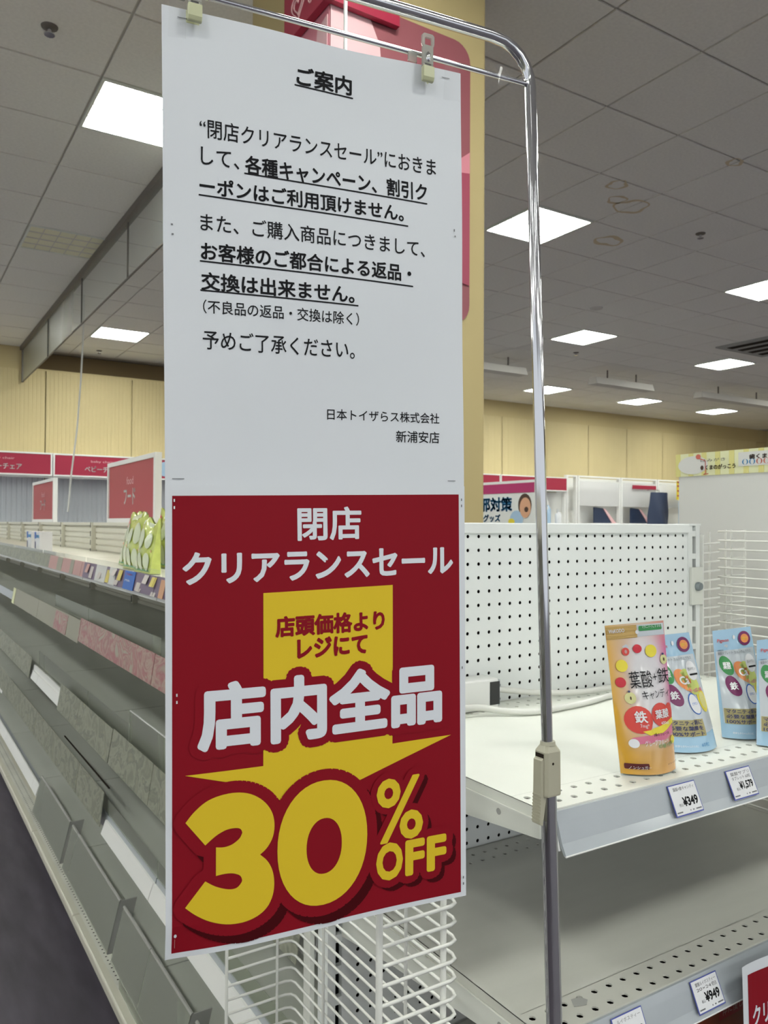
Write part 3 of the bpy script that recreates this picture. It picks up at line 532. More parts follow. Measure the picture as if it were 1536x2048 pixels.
# ================================================================ LEFT GONDOLA (faces -x), units along y
GX = .62; TIERS = (1.335, 1.115, .815, .575, .345)
def perf_shelf_strip(b, x0, x1, y0, y1, z):
    pass
def make_unit(y0, name, label, group):
    t = thing('gondola_shelf_unit', label, 'shelving', (1.08, y0 + .45, 0), group)
    y1 = y0 + .9
    for y in (y0, ): 
        u = mk('upright', B().box(1.02, 1.10, y, y + .03, 0, 1.5), 'cream_metal', t)
        b = B()
        for k in range(28): b.box(1.0185, 1.0205, y + .010, y + .020, .12 + k * .05, .15 + k * .05)
        mk('slots', b, 'slot', u, kind='stuff')
    # ribbed back panel
    b = B(); pts = []
    n = 40
    for k in range(n):
        z = .12 + (1.36) * k / n; dz = 1.36 / n; pts += [(1.045, z), (1.045, z + dz * .7), (1.052, z + dz * .8), (1.052, z + dz * .95)]
    pts.append((1.045, 1.48)); bb = B()
    for x, z in pts: bb.v += [(x, y0 + .03, z), (x, y1, z)]
    bb.f = [(2 * i, 2 * i + 2, 2 * i + 3, 2 * i + 1) for i in range(len(pts) - 1)]
    mk('back_panel', bb, 'cream_metal', t); mk('back_core', B().box(1.06, 1.10, y0 + .03, y1, .02, 1.49), 'cream_metal', t)
    mk('top_cap', B().box(1.03, 1.12, y0 + .03, y1, 1.482, 1.5), 'cream_metal', t)
    # base with kick plate and perforated deck
    mk('kick_plate', B().box(.63, .65, y0, y1, 0, .09), 'dark', t)
    b = B().box(.585, 1.045, y0 + .001, y1 - .001, .085, .118); mk('base_deck', b, 'cream_metal', t, bevel=.006)
    b = B().perf((.61, y0, .1185), (1, 0, 0), (0, 1, 0), (0, 0, -1), 2, 36, .025, .025, .0035, .0003); mk('perforated_edge', b, 'lowshelf', t)
    b = B()
    for j in range(36):
        for i in range(2): b.box(.6195 + .025 * i, .6255 + .025 * i, y0 + .0095 + .025 * j, y0 + .0155 + .025 * j, .1182, .1184)
    mk('deck_holes', b, 'slot', t)
    for k, z in enumerate(TIERS):
        sh = mk('shelf', B().box(GX, 1.045, y0 + .003, y1 - .003, z - .004, z).box(GX, GX + .004, y0 + .003, y1 - .003, z - .03, z - .004), 'grey_shelf' if k else 'cream_metal', t)
        for yy in (y0 + .006, y1 - .009):
            mk('bracket', B().prism([(1.045, yy, z - .004), (GX + .03, yy, z - .004), (GX + .03, yy, z - .02), (1.045, yy, z - .07)], (0, .003, 0)), 'grey_shelf', sh)
    return t
ORD = ('nearest, behind the sale poster', 'second from the near end', 'third from the near end, under the green snack packs', 'fourth from the near end, with the larger food sign', 'fifth from the near end', 'sixth from the near end', 'seventh from the near end, with the smaller food sign', 'farthest of the row')
GY = 1.17
proto = make_unit(GY, 'u', 'white left row shelf unit, ' + ORD[0], 'left row of shelf units'); units = [proto]
for k in range(1, 9): units.append(copy_tree(proto, (0, .9 * k, 0), 'white left row shelf unit, ' + (ORD[k] if k < 8 else 'last before the far wall')))
for k in range(7):   # unseen shelf row added across the aisle for chrome reflections and shade
    c = copy_tree(proto, label='unseen white shelf unit added across the aisle, outside the frame of the photo'); c['group'] = 'added shelf units out of view'
    c.rotation_euler = (0, 0, math.pi); c.location = (-2.45, -2.2 + .9 * k, 0)
units[7]['label'] = 'white gondola shelf unit of the left row, second from the far wall'
def unit_at(y): return units[max(0, min(8, int((y - GY) / .9)))]
def lip(y0, y1, z0, z1, m, name='price_strip', x=.612, tilt=.010, t=.002, parent=None, **k):
    """slanted strip on the shelf front between y0 and y1; bottom sticks out by tilt"""
    if not parent:
        for n in range(9):
            a, c = max(y0, GY + .9 * n + .002), min(y1, GY + .9 * (n + 1) - .002)
            if c - a > .0015: lip(a, c, z0, z1, m, name, x, tilt, t, units[n], **k)
        return
    b = B().prism([(x, y0, z1), (x - tilt, y0, z0), (x - tilt + t, y0, z0), (x + t, y0, z1)], (0, y1 - y0, 0))
    return mk(name, b, m, parent, **k)
TOP = TIERS[0]
# price rails of every tier, one per unit
for n, u in enumerate(units):
    a, b_ = GY + .9 * n + .004, GY + .9 * (n + 1) - .004
    for k, z in enumerate(TIERS):
        lip(a, b_, z - .038, z + .004, 'rail' if k in (1, 3, 4) else 'white', 'price_rail', .615, .008, .003, u)
# tier 1: printed promotional strips and a low clear fence
for a in (GY, GY + .9, GY + 1.8, GY + 2.7, GY + 3.6): lip(a + .01, a + .89, TOP + .004, TOP + .040, 'glass', 'clear_fence', .618, .0)
def strip1(y0, y1, m, name='promo_strip', dz0=0, dz1=0, x=.607, **k): return lip(y0, y1, TOP - .026 + dz0, TOP + .026 - dz1, m, name, x, .010, .001, **k)
strip1(1.2, 2.93, 'purple', label='purple promotional strip'); strip1(2.93, 3.6, 'pinkstrip', label='pink promotional strip'); strip1(3.6, 6.4, 'reflection_grey', label='grey green promotional strip')
strip1(3.10, 3.16, 'creamstrip', x=.606, name='strip_patch'); strip1(3.32, 3.42, 'creamstrip', x=.606, name='strip_patch'); strip1(2.60, 2.74, 'board', x=.606, name='strip_patch')
strip1(2.48, 2.56, 'board', x=.606, name='strip_patch')
strip1(2.26, 2.37, 'blue', x=.6045, name='blue_card')
for y, m, a, b_ in ((2.20, 'paletag', .004, .018), (2.13, 'paletag', .028, .002), (2.06, 'yellowtag', .024, .004), (2.19, 'paletag', .002, .030), (2.05, 'paletag', 0, .028), (1.98, 'skin', .0, .006), (1.9, 'paletag', .004, .02), (1.82, 'yellowtag', .02, .004), (2.44, 'paletag', .004, .024), (2.47, 'paletag', .03, .004), (2.40, 'yellowtag', .02, .002), (2.55, 'yellowtag', .004, .01), (2.66, 'paletag', .01, .014), (2.78, 'paletag', .004, .01), (2.84, 'pinkstrip', .02, .004)):
    strip1(y, y + .04, m, 'price_tag', a, b_, .6055 - .0008)
s = plane_surf((.603, 2.37, TOP + .026), (0, -.11, 0), (-.010, 0, -.052), (-1, 0, 0)); text_on('Calpis', s, .2, .8, .10, .24, 'red', unit_at(2.3), 0, .001); text_on('Milk', s, .2, .7, .45, .56, 'white', unit_at(2.3), 0, .001)
# tier 2: pink strip with reflection swirls in its colour over a grey rail, starts at the fourth unit
z = TIERS[1]
lip(2.98, 4.66, z - .045, z + .035, 'creamstrip', 'promo_strip', .606, .012, .0015, label='cream promotional strip'); lip(1.2, 2.98, z - .035, z + .045, 'reflection_pink', 'promo_strip', .606, .012, .0015, label='pink promotional strip with reflection swirls in its colour')
lip(4.58, 4.66, z - .045, z + .035, 'yl2', 'strip_end', .604, .012, .0015); lip(3.2, 3.45, z - .042, z + .03, 'reflection_pink', 'promo_strip', .6045, .012, .0012)
lip(1.2, 2.05, z + .04, z + .10, 'fence', 'clear_fence', .625, 0); lip(2.1, 3.6, z + .03, z + .08, 'fence', 'clear_fence', .628, 0)
# tier 3: grey green strip with cloudy reflections in its colour, a stretch of bare white rail, tall clear fences
z = TIERS[2]
lip(4.05, 6.5, z - .045, z + .05, 'reflection_grey', 'promo_strip', .606, .014, .0015); lip(3.32, 4.03, z - .042, z - .006, 'white', 'bare_rail', .607, .010, .004); lip(3.32, 4.03, z + .004, z + .02, 'white', 'rail_top', .612, .0, .006)
lip(2.50, 3.32, z - .045, z + .055, 'reflection_grey', 'promo_strip', .604, .016, .0015); lip(1.2, 2.49, z - .045, z + .06, 'reflection_grey', 'promo_strip', .604, .016, .0015)
lip(2.42, 4.0, z + .02, z + .085, 'fence', 'clear_fence', .629, 0); lip(1.25, 2.39, z + .03, z + .127, 'fence', 'clear_fence', .629, 0); lip(2.396, 2.404, z + .03, z + .13, 'frost', 'fence_edge', .628, 0, .003); lip(1.25, 2.40, z + .128, z + .131, 'white', 'fence_edge', .628, 0, .003)
# tier 4
z = TIERS[3]
lip(2.6, 5.2, z - .03, z + .075, 'reflection_grey', 'promo_strip', .604, .014, .0015); lip(1.2, 2.59, z - .048, z - .008, 'white', 'bare_rail', .606, .014, .006); lip(1.2, 2.6, z + .0, z + .05, 'fence', 'clear_fence', .616, .0)
lip(5.0, 6.9, z - .05, z - .005, 'white', 'bare_rail', .602, .012, .004); lip(2.62, 3.35, z + .078, z + .082, 'dark', 'fence_edge', .622, 0, .004)
# tier 5 and base: frosted clear trays leaning outwards
z = TIERS[4]
lip(3.75, 6.4, z - .035, z + .01, 'white', 'bare_rail', .595, .014, .005)
for a, b_ in ((3.10, 3.72), (2.38, 3.06), (1.75, 2.34), (1.2, 1.72)):
    lip(a, b_, z - .09, z + .055, 'frost', 'frosted_tray_front', .600, .035, .002); lip(a, b_, z + .053, z + .058, 'void', 'tray_edge', .601, .002, .004)
    lip(a, a + .004, z - .09, z + .055, 'void', 'tray_end', .600, .035, .05)
for a, b_ in ((1.25, 2.45), (2.50, 3.45)): lip(a, b_, .125, .20, 'frost', 'base_fence', .66, .02, .002); 
lip(1.2, 2.43, .119, .16, 'frost', 'base_fence', .612, .0, .002)
# white end post of the row
mk('row_end_panel', B().box(.60, .608, 1.1705, 1.194, 0, 1.49), 'shelf', units[0])

# food header signs standing on the gondola
def food_sign(y0, y1, label):
    t = thing('food_sign', label, 'sign', (1.075, (y0 + y1) / 2, 1.5), 'food header signs')
    z0, z1, r, x = 1.5, 1.825, .022, 1.06
    mk('sign_frame', B().box(x, x + .03, y0, y1, z1 - r, z1).box(x, x + .03, y0, y1, z0, z0 + r).box(x, x + .03, y0, y0 + r * 1.4, z0 + r, z1 - r).box(x, x + .03, y1 - r, y1, z0 + r, z1 - r), 'white', t)
    mk('sign_face', B().box(x + .008, x + .02, y0 + r, y1 - r, z0 + r, z1 - r), 'red_soft', t)
    s = plane_surf((x + .008, y1, z1), (0, y0 - y1, 0), (0, 0, z0 - z1), (-1, 0, 0))
    text_on('フード', s, .36, .60, .46, .72, 'sign_white', t, .02); text_on('food', s, .42, .56, .28, .40, 'pink_lt', t)
food_sign(3.65, 4.57, 'larger crimson food sign standing on the left shelves, above the green packs'); food_sign(6.21, 7.17, 'smaller crimson food sign farther along the left shelves')

# green snack packs and two small blue white boxes on the top shelf
def snack_pack(x, y, w, h, lean, label, rows=2, cols=3):
    t = thing('snack_pack', label, 'snack pack', (x, y, TOP), 'green snack packs on the top shelf')
    def surf(u, v, off=0.0):   # front face towards -x and -y
        bul = .018 * math.sin(math.pi * u) * math.sin(math.pi * min(1, v * 1.1)) ** .5 if v > 0 else 0
        yy = y + w / 2 - w * u; zz = TOP + .002 + h * (1 - v) + .012 * (1 - v) * math.sin(9 * u + y * 40) * (1 if v < .3 else .0)
        return Vector((x - bul - off + lean * (1 - v), yy + .10 * lean * (1 - v), zz))
    b = B(); b.grid(lambda u, v: surf(u, v), 14, 14); b.grid(lambda u, v: (x + .035 + .02 * math.sin(math.pi * u) * math.sin(math.pi * v) - .03 * (1 - v) + lean * (1 - v), y + w / 2 - w * u, surf(u, v).z), 14, 8)
    for sgn in (0, 1): b.grid(lambda u, v: surf(sgn, v) + Vector(((.035 - .03 * (1 - v)) * u, 0, 0)), 2, 8)
    mk('film', b, 'lime', t, True)
    for r_ in range(rows):
        for c in range(cols): print_on('pale_bulge', disc2(.2 + .3 * c, .36 + .42 * r_, .125, .17, 16), surf, .004, 'corn', t)
        print_on('label_band', rect2(.05, .95, .555 if r_ == 0 else .93, .60 if r_ == 0 else .96), surf, .003, 'skin' if r_ == 0 else 'green', t)
    print_on('red_mark', rect2(.06, .16, .10, .24), surf, .003, 'redblob', t); print_on('white_flap', rect2(.30, .85, .03, .10), surf, .003, 'corn', t)
    return t
snack_pack(.78, 3.06, .22, .195, .05, 'green snack pack standing leftmost, nearest the purple shelf strip'); snack_pack(.74, 2.84, .20, .19, .03, 'green snack pack with six pale windows, middle of the group'); snack_pack(.72, 2.62, .18, .17, .03, 'green snack pack half hidden by the notice edge'); snack_pack(.87, 2.88, .26, .21, .03, 'green snack pack at the back of the group')
def small_box(y, label):
    t = thing('small_carton', label, 'box', (.70, y, TOP), 'small cartons on the top shelf')
    mk('carton', B().box(.67, .73, y - .075, y + .075, TOP + .001, TOP + .115), 'pale', t, bevel=.001); mk('blue_print', B().box(.6685, .67, y + .04, y + .074, TOP + .08, TOP + .114), 'blue', t); mk('black_print', B().box(.6685, .67, y + .045, y + .068, TOP + .03, TOP + .065), 'txt_navy', t); mk('grey_print', B().box(.6685, .67, y - .05, y + .02, TOP + .085, TOP + .10), 'sign_blue', t)
small_box(4.62, 'small white carton with blue print on the left top shelf, left of two'); small_box(4.36, 'small white carton with blue print on the left top shelf, right of two')

# ================================================================ END GONDOLA with peg board
EY = 1.136
t = thing('end_shelf_unit', 'white peg board end shelf unit with two shelves right of the chrome stand', 'shelving', (1.08, .9, 0)); end = t
UL, UR = .632, 1.528
def slotted(xc, nm='upright'):
    u = mk(nm, B().box(xc - .020, xc - .006, EY - .004, EY + .03, 0, 1.5).box(xc + .006, xc + .020, EY - .004, EY + .03, 0, 1.5).box(xc - .006, xc + .006, EY + .01, EY + .03, 0, 1.5), 'peg', end)
    b = B()
    for k in range(30):
        z = 1.5 - .012 - k * .05; b.box(xc - .006, xc + .006, EY - .0035, EY + .009, z - .012, z)
    mk('slot_bridges', b, 'peg', u)
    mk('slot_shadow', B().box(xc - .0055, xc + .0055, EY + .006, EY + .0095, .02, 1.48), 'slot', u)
    mk('post_cap', B().box(xc - .022, xc + .022, EY - .006, EY + .032, 1.5, 1.504), 'peg', u)
slotted(UL); slotted(UR)
px0 = .895 - .0125 - 9 * .025; nx = 34
mk('pegboard', B().perf((px0, EY, 1.478 + .0125 - 52 * .025), (1, 0, 0), (0, 0, 1), (0, 1, 0), nx, 52, .025, .025, .0034, .0010), 'peg', t)
mk('board_margin', B().box(UL + .02, px0, EY, EY + .004, .1, 1.4905).box(px0 + nx * .025, UR - .02, EY, EY + .004, .1, 1.4905), 'peg', t)
mk('hole_shade_sheet', B().box(UL + .02, UR - .02, EY + .012, EY + .016, .1, 1.49), mat('hole_shade_brown', (.02, .012, .007), .9, spec=.05), t)  # dark sheet in the gap colours in the shade seen through the holes
mk('top_rail', B().box(UL + .02, UR - .02, EY - .008, EY + .03, 1.4835, 1.503), 'peg', t, bevel=.002)
def end_shelf(z, front, m, back=(1.082, 1.107), holes=(.69, .716)):
    # plate built as strips around the perforated rows
    sh = B(); x0, x1 = .640, 1.520; p = .0258
    yb1 = 1.13; c = (holes[0] - p / 2, holes[1] + p / 2, 1.107 - .038, 1.107 + .013)
    def strip(a, b_): sh.v += [(x0, a, z), (x1, a, z), (x1, b_, z), (x0, b_, z)]; n = len(sh.v) - 4; sh.f.append((n, n + 1, n + 2, n + 3))
    nh = 34; hx = .732 - p * 3.5; xa = hx; xb = hx + nh * p
    strip(front, c[0]); strip(c[1], c[2]); strip(c[3], yb1)
    for a, b_ in ((c[0], c[1]), (c[2], c[3])):
        for q0, q1 in ((x0, xa), (min(xb, x1), x1)):
            n = len(sh.v); sh.v += [(q0, a, z), (q1, a, z), (q1, b_, z), (q0, b_, z)]; sh.f.append((n, n + 1, n + 2, n + 3))
    sh.perf((xa, c[0], z), (1, 0, 0), (0, 1, 0), (0, 0, -1), nh, 2, p, p, .0046, .002); sh.perf((xa, c[2], z), (1, 0, 0), (0, 1, 0), (0, 0, -1), nh, 2, p, (c[3] - c[2]) / 2, .0038, .002)
    o = mk('shelf', sh, m, end)
    mk('shaded_underside', B().box(x0 + .002, x1 - .002, front + .004, yb1, z - .024, z - .0225), 'dark', o)  # underside coloured dark to put shade into the holes above
    mk('shelf_edge', B().box(x0, x1, front - .001, front + .003, z - .030, z + .0006).box(x0, x0 + .0015, front + .003, yb1, z - .030, z).box(x1 - .0015, x1, front + .003, yb1, z - .030, z).box(x0, x1, yb1 - .001, yb1 + .001, z - .03, z), 'shelf' if m == 'shelf' else m, o)
    for x in (x0 - .0035, x1 + .0005):
        br = mk('shelf_bracket', B().prism([(x, yb1, z - .012), (x, front + .004, z - .012), (x, front + .004, z - .032), (x, yb1 - .15, z - .062), (x, yb1, z - .085)], (.003, 0, 0)), 'shelf', o)
        mk('bracket_hole', B().tube([(x - .0003, front + .075, z - .022), (x + .0033, front + .075, z - .022)], .004, 10), 'void', o)
    # price rail
    r = mk('price_rail', B().prism([(x0 + .012, front - .002, z - .001), (x0 + .012, front - .005, z - .001), (x0 + .012, front - .009, z - .012), (x0 + .012, front - .016, z - .034), (x0 + .012, front - .022, z - .0455), (x0 + .012, front - .019, z - .047), (x0 + .012, front - .012, z - .036), (x0 + .012, front - .002, z - .012)], (x1 - x0 - .014, 0, 0)), 'rail', o)
    mk('rail_lip', B().tube([(x0 + .012, front - .0215, z - .0465), (x1 - .002, front - .0215, z - .0465)], .0012, 6), 'white', r)
    mk('rail_end', B().prism([(x0 + .009, front + .003, z - .001), (x0 + .009, front - .002, z - .001), (x0 + .009, front - .014, z - .042), (x0 + .009, front - .004, z - .044)], (.0025, 0, 0)), 'white', r)
    return o
end_shelf(1.175, .671, 'shelf'); end_shelf(.920, .668, 'lowshelf', holes=(.68, .705)); end_shelf(.62, .668, 'lowshelf')
mk('scuff', B().prism([(.712, .695, .9206), (.728, .690, .9206), (.737, .697, .9206), (.733, .706, .9206), (.720, .708, .9206)], (0, 0, .0001)), 'void', end)
mk('base_deck', B().box(.62, 1.54, .66, 1.13, .09, .12), 'lowshelf', end, bevel=.005); mk('kick_plate', B().box(.64, 1.52, .72, .74, 0, .09), 'dark', end)
# screw plate on the right upright
mk('screw_plate', B().box(1.510, 1.548, EY - .012, EY - .005, 1.325, 1.408), 'shelf', end, bevel=.001)
mk('thumb_screw', B().tube([(1.528, EY - .012, 1.366), (1.528, EY - .016, 1.366), (1.528, EY - .022, 1.366)], [.009, .010, .008], 12), mat('zinc', (.3, .34, .36), .4, metal=.8), end)

# price cards clipped in the rails
def price_card(x, z, front, price, top, label):
    t = thing('price_card', label, 'price card', (x + .026, front - .02, z - .05), 'price cards in the shelf rails')
    O = (x, front - .0075, z - .004); U = (.053, 0, 0); V = (0, -.0155, -.0335 - .001)
    N = Vector(U).cross(Vector(V)).normalized(); N = -N if N.y > 0 else N
    s = plane_surf(O, U, V, N)
    b = B(); b.prism([s(0, 0, .0006), s(1, 0, .0006), s(1, 1, .0006), s(0, 1, .0006)], -N * .0006); mk('card_border', b, 'card_blue', t)
    print_on('card_face', rect2(.025, .975, .03, .96), s, .0009, 'pale', t)
    text_on(price, s, .36, .90, .44, .74, 'ink', t, .03, .0012); text_on('税込', s, .20, .34, .62, .72, 'txt_grey', t, 0, .0012)
    for k, l in enumerate(top): text_on(l, s, .14, .90, .10 + .15 * k, .22 + .15 * k, 'txt_grey', t, 0, .0012)
    for a, b_ in ((.05, .25), (.52, .55), (.62, .67), (.74, .94)): print_on('small_print', rect2(a, b_, .86, .90), s, .0012, 'txt_grey', t)
price_card(.841, 1.175, .671, '¥349', ['葉酸+鉄キャンディ'], 'price card reading 349 yen below the pink and orange pouch'); price_card(.959, 1.175, .671, '¥1,579', ['葉酸サプリ', 'タブレット 60粒'], 'price card reading 1,579 yen below the blue pouches')
price_card(.881, .920, .668, '¥949', ['葉酸ルイボスティー', '20×24包'], 'price card reading 949 yen on the lower shelf rail'); price_card(.736, .920, .668, '¥949', ['ルイボスティー'], 'price card on the lower shelf rail cut off by the bottom of the photo')

# white power adapter and cable at the back of the shelf
t = thing('power_adapter', 'grey white socket adapter with its looping white cable on the upper end shelf', 'adapter', (.88, 1.10, 1.175))
mk('adapter_body', B().box(.80, .925, 1.085, 1.128, 1.176, 1.229), 'white', t, bevel=.003); mk('metal_plate', B().box(.905, .926, 1.0835, 1.0855, 1.184, 1.224), 'black', t)
mk('end_plate', B().box(.9255, .931, 1.088, 1.125, 1.180, 1.226), 'rail', t, bevel=.001)
for z in (1.188, 1.218): mk('screw', B().tube([(.930, 1.100, z), (.933, 1.100, z)], .004, 8), 'chrome', t)
mk('cable_clamp', B().tube([(.93, 1.11, 1.204), (.945, 1.11, 1.203)], [.009, .007], 10), 'white', t)
def spline(pts, n=8):
    out = []; P = [Vector(p) for p in pts]; P = [P[0]] + P + [P[-1]]
    for i in range(1, len(P) - 2):
        for k in range(n):
            s_ = k / n; out.append(.5 * ((2 * P[i]) + (-P[i - 1] + P[i + 1]) * s_ + (2 * P[i - 1] - 5 * P[i] + 4 * P[i + 1] - P[i + 2]) * s_ ** 2 + (-P[i - 1] + 3 * P[i] - 3 * P[i + 1] + P[i + 2]) * s_ ** 3))
    return out + [P[-2]]
mk('power_cable', B().tube(spline([(.9458, 1.11, 1.203), (.97, 1.105, 1.199), (1.03, 1.098, 1.190), (1.12, 1.082, 1.184), (1.20, 1.078, 1.184), (1.25, 1.065, 1.182), (1.262, 1.045, 1.181), (1.235, 1.030, 1.181), (1.162, 1.040, 1.181), (1.095, 1.026, 1.181), (1.026, 1.018, 1.181), (.947, 1.018, 1.181), (.90, 1.04, 1.183), (.87, 1.060, 1.188), (.835, 1.066, 1.19), (.79, 1.068, 1.186)]), .0055, 8), 'cable', t, True)

# ================================================================ POUCHES
def pouch(name, label, TL, TR, BL, BR, depth, bodymat, group=None, slant=0.0):
    TL, TR, BL, BR = map(Vector, (TL, TR, BL, BR)); base = (BL + BR) / 2
    t = thing(name, label, 'pouch', tuple(base), group)
    N = (BR - BL).cross(TL - BL).normalized(); N = N if N.y < 0 else -N; Nh = Vector((N.x, N.y, 0)).normalized()
    def prof(v): return 0 if v < .12 else (1 - math.cos(math.pi * min(1, (v - .12) / .75))) / 2
    def edge(u, v):
        a = TL.lerp(TR, u); b_ = BL.lerp(BR, u); p = a.lerp(b_, v); return p
    def surf(u, v, off=0.0):
        c = max(0, math.sin(math.pi * min(1, max(0, u)))) ** .75
        wr = (.0011 * math.sin(14 * u + 6 * v) * math.sin(7 * v + 3 * u) + .0016 * math.exp(-((u - .62 + .25 * v) / .05) ** 2) - .001 * math.exp(-((u - .30 - .3 * v) / .05) ** 2)) * (1 if .15 < v < .95 else 0)
        return edge(u, v) + Nh * (depth * .5 * prof(v) * c + wr * c + off)
    def back(u, v):
        c = max(0, math.sin(math.pi * u)) ** .75; return edge(u, v) - Nh * (depth * .5 * prof(v) * c + .0006)
    b = B(); b.grid(lambda u, v: surf(u, v), 24, 32, uv=True); mk('pouch_front', b, bodymat, t, True)
    b = B(); b.grid(lambda u, v: back(1 - u, v), 12, 16); b.grid(lambda u, v: surf(u, 1).lerp(back(u, 1), v), 16, 2); b.grid(lambda u, v: surf(1, v).lerp(back(1, v), u), 1, 16); b.grid(lambda u, v: surf(0, v).lerp(back(0, v), u), 1, 16)
    mk('pouch_back', b, 'silver', t, True)
    mk('bottom_gusset', B().grid(lambda u, v: surf(u, .985).lerp(back(u, .985), v) - Vector((0, 0, .001)), 12, 2), 'silver', t)
    return t, surf
t, s = pouch('candy_pouch', 'pink and orange stand up candy pouch, nearest on the upper end shelf', (.811, .738, 1.367), (.901, .716, 1.371), (.818, .717, 1.1775), (.903, .697, 1.1775), .040, 'candy')
C = CANDY; lay = .0006
print_on('top_right_panel', rect2(.53, .985, .015, .095), s, lay, 'silver', t, 30); print_on('green_label', (rounded(.55, .95, .022, .058, .016), [tuple(range(28))]), s, lay * 2, 'green', t, 30)
print_on('hang_hole', disc2(.52, .062, .028, .014), s, lay * 2, 'pale', t)
print_on('gold_crimp', rect2(.01, .52, .012, .10), s, lay, mat('print_gold_crimp', (.55, .36, .12), .3, metal=.3, bump=1, nscale=300, stretch=(.1, .1, 3)), t, 30)
MM = dict(red='redblob', cherry='cherry', lemon='lemon', pinkfruit='redblob', apple='apple', pale='pale')
for n, u, v, r in C['discs']:
    r *= 1.3; print_on('fruit_print' if n != 'red' else 'red_circle', disc2(min(u, .93 if n != 'red' else .9), v, min(r, max(.03, 1.0 - u - .01)) if n != 'red' else min(r, .985 - min(u, .9) if u > .6 else r), r * .42), s, lay * (1.6 if n == 'red' else 2.2), MM[n], t, 30)
    if n == 'apple': print_on('apple_core', disc2(u, v, .012, .012, 10), s, lay * 3, 'brown', t); print_on('apple_leaf', disc2(u - .01, v - r * .48, .02, .008, 10), s, lay * 3, 'txt_navy', t)
    if n == 'pinkfruit': print_on('fruit_flesh', disc2(u, v, .022, .013, 12), s, lay * 3, 'pinkstrip', t)
print_on('pink_band', poly2([(.17, .755), (.92, .705), (.92, .75), (.75, .775), (.17, .80)]), s, lay * 1.8, 'pinkband', t, 30); print_on('yellow_ribbon', poly2([(.33, .715), (.62, .69), (.97, .655), (.97, .69), (.65, .735), (.42, .74)]), s, lay * 2, 'lemon', t, 30)
print_on('maroon_label', (rounded(.035, .36, .925, .962, .012), [tuple(range(28))]), s, lay * 2, 'maroon', t, 30)
for k, _t, tx, b_, u0, u1, v0, v1 in C['text']:
    print_on('lettering', text_in(tx, b_, u0, min(u1, .985), v0, v1), s, lay * 3.6, 'ink' if k == 'k' else 'pale', t, 30)
print_on('small_print', text_in('※イメージです', 0, .70, .96, .935, .95), s, lay * 3, 'ink', t, 30); print_on('green_line', text_in('砂糖不使用', 0, .55, .88, .80, .83), s, lay * 3, 'green', t, 30)

def supplement(label, TL, TR, BL, BR, du=0.0):
    t, s = pouch('supplement_pouch', label, TL, TR, BL, BR, .045, 'pigeon_blue', 'blue supplement pouches on the upper end shelf')
    print_on('pale_middle', poly2([(.03, .20), (.97, .19), (.97, .84), (.03, .86)]), s, lay, 'silver', t, 30)
    print_on('lettering', text_in('Pigeon', .01, .09, .38, .085, .125), s, lay * 2, 'redblob', t, 30)
    print_on('hang_hole', disc2(.52, .08, .03, .02), s, lay * 2, 'pale', t)
    print_on('red_badge', disc2(.78, .10, .155, .068), s, lay * 2, 'plum', t, 30); print_on('badge_centre', disc2(.78, .10, .10, .042), s, lay * 3, 'orange', t, 30); print_on('lettering', text_in('葉酸ママ', 0, .71, .85, .085, .115), s, lay * 4, 'lemon', t, 30)
    print_on('lettering', text_in('葉酸タブレット カルシウムプラス', 0, .06, .88, .205, .235), s, lay * 3, 'txt_grey', t, 30); print_on('lettering', text_in('栄養機能食品', 0, .06, .22, .183, .20), s, lay * 3, 'txt_grey', t, 30)
    for tx, m, u, v, ru, rv in (('', 'apple', .68, .42, .2, .105), ('Ca', 'orange', .55, .40, .17, .088), ('葉酸', 'green', .22, .335, .155, .085), ('鉄', 'plum', .27, .52, .15, .088), ('', 'blue', .60, .60, .125, .088), ('ビタミン', 'pale', .60, .60, .112, .078), ('', 'lemon', .84, .585, .12, .10)):
        l = 2.2 if m != 'pale' else 3
        print_on('oval_print', disc2(u, v, ru, rv, 22, .25), s, lay * l, m if m != 'apple' else 'lime', t, 30)
        if tx: print_on('lettering', text_in(tx, .02, u - ru * .55, u + ru * .55, v - rv * (.4 if tx != 'ビタミン' else .2), v + rv * (.4 if tx != 'ビタミン' else .1)), s, lay * 4, 'pale' if m != 'pale' else 'blue', t, 30)
    print_on('lemon_slice', disc2(.84, .585, .085, .07, 18), s, lay * 3.2, 'yl', t, 30)
    print_on('speech_bubble', disc2(.80, .33, .13, .085, 20), s, lay * 2.8, 'pale', t, 30); print_on('bubble_line', text_in('飲みやすい', 0, .71, .90, .30, .33), s, lay * 4, 'txt_grey', t, 30); print_on('black_bar', rect2(.72, .92, .355, .37), s, lay * 4, 'ink', t)
    print_on('lettering', text_in('すっぱい味', .03, .58, .90, .475, .51), s, lay * 4.6, 'pinkband', t, 30)
    print_on('gold_band', rect2(.04, .66, .725, .865), s, lay * 2, 'gold', t, 30)
    for k, l in enumerate(('マタニティ期に', '必要な葉酸を', '100%サポート')): print_on('lettering', text_in(l, .02, .06, .62, .73 + .046 * k, .768 + .046 * k), s, lay * 3, 'txt_navy', t, 30)
    print_on('small_print', text_in('健康な赤ちゃんのために', 0, .12, .46, .935, .955), s, lay * 3, 'pale', t, 30); print_on('small_print', text_in('60粒', 0, .52, .68, .92, .955), s, lay * 3, 'sign_blue', t, 30)
    return t
supplement('blue supplement pouch directly behind the pink and orange candy pouch', (.957, .785, 1.337), (1.027, .770, 1.340), (.950, .755, 1.1775), (1.044, .735, 1.1775))
supplement('blue supplement pouch, middle of the three, standing farther back', (1.104, .785, 1.335), (1.165, .760, 1.341), (1.090, .758, 1.1775), (1.172, .733, 1.1775))
supplement('blue supplement pouch cut off by the right edge of the photo', (1.128, .725, 1.326), (1.196, .705, 1.331), (1.096, .705, 1.1775), (1.180, .678, 1.1775))

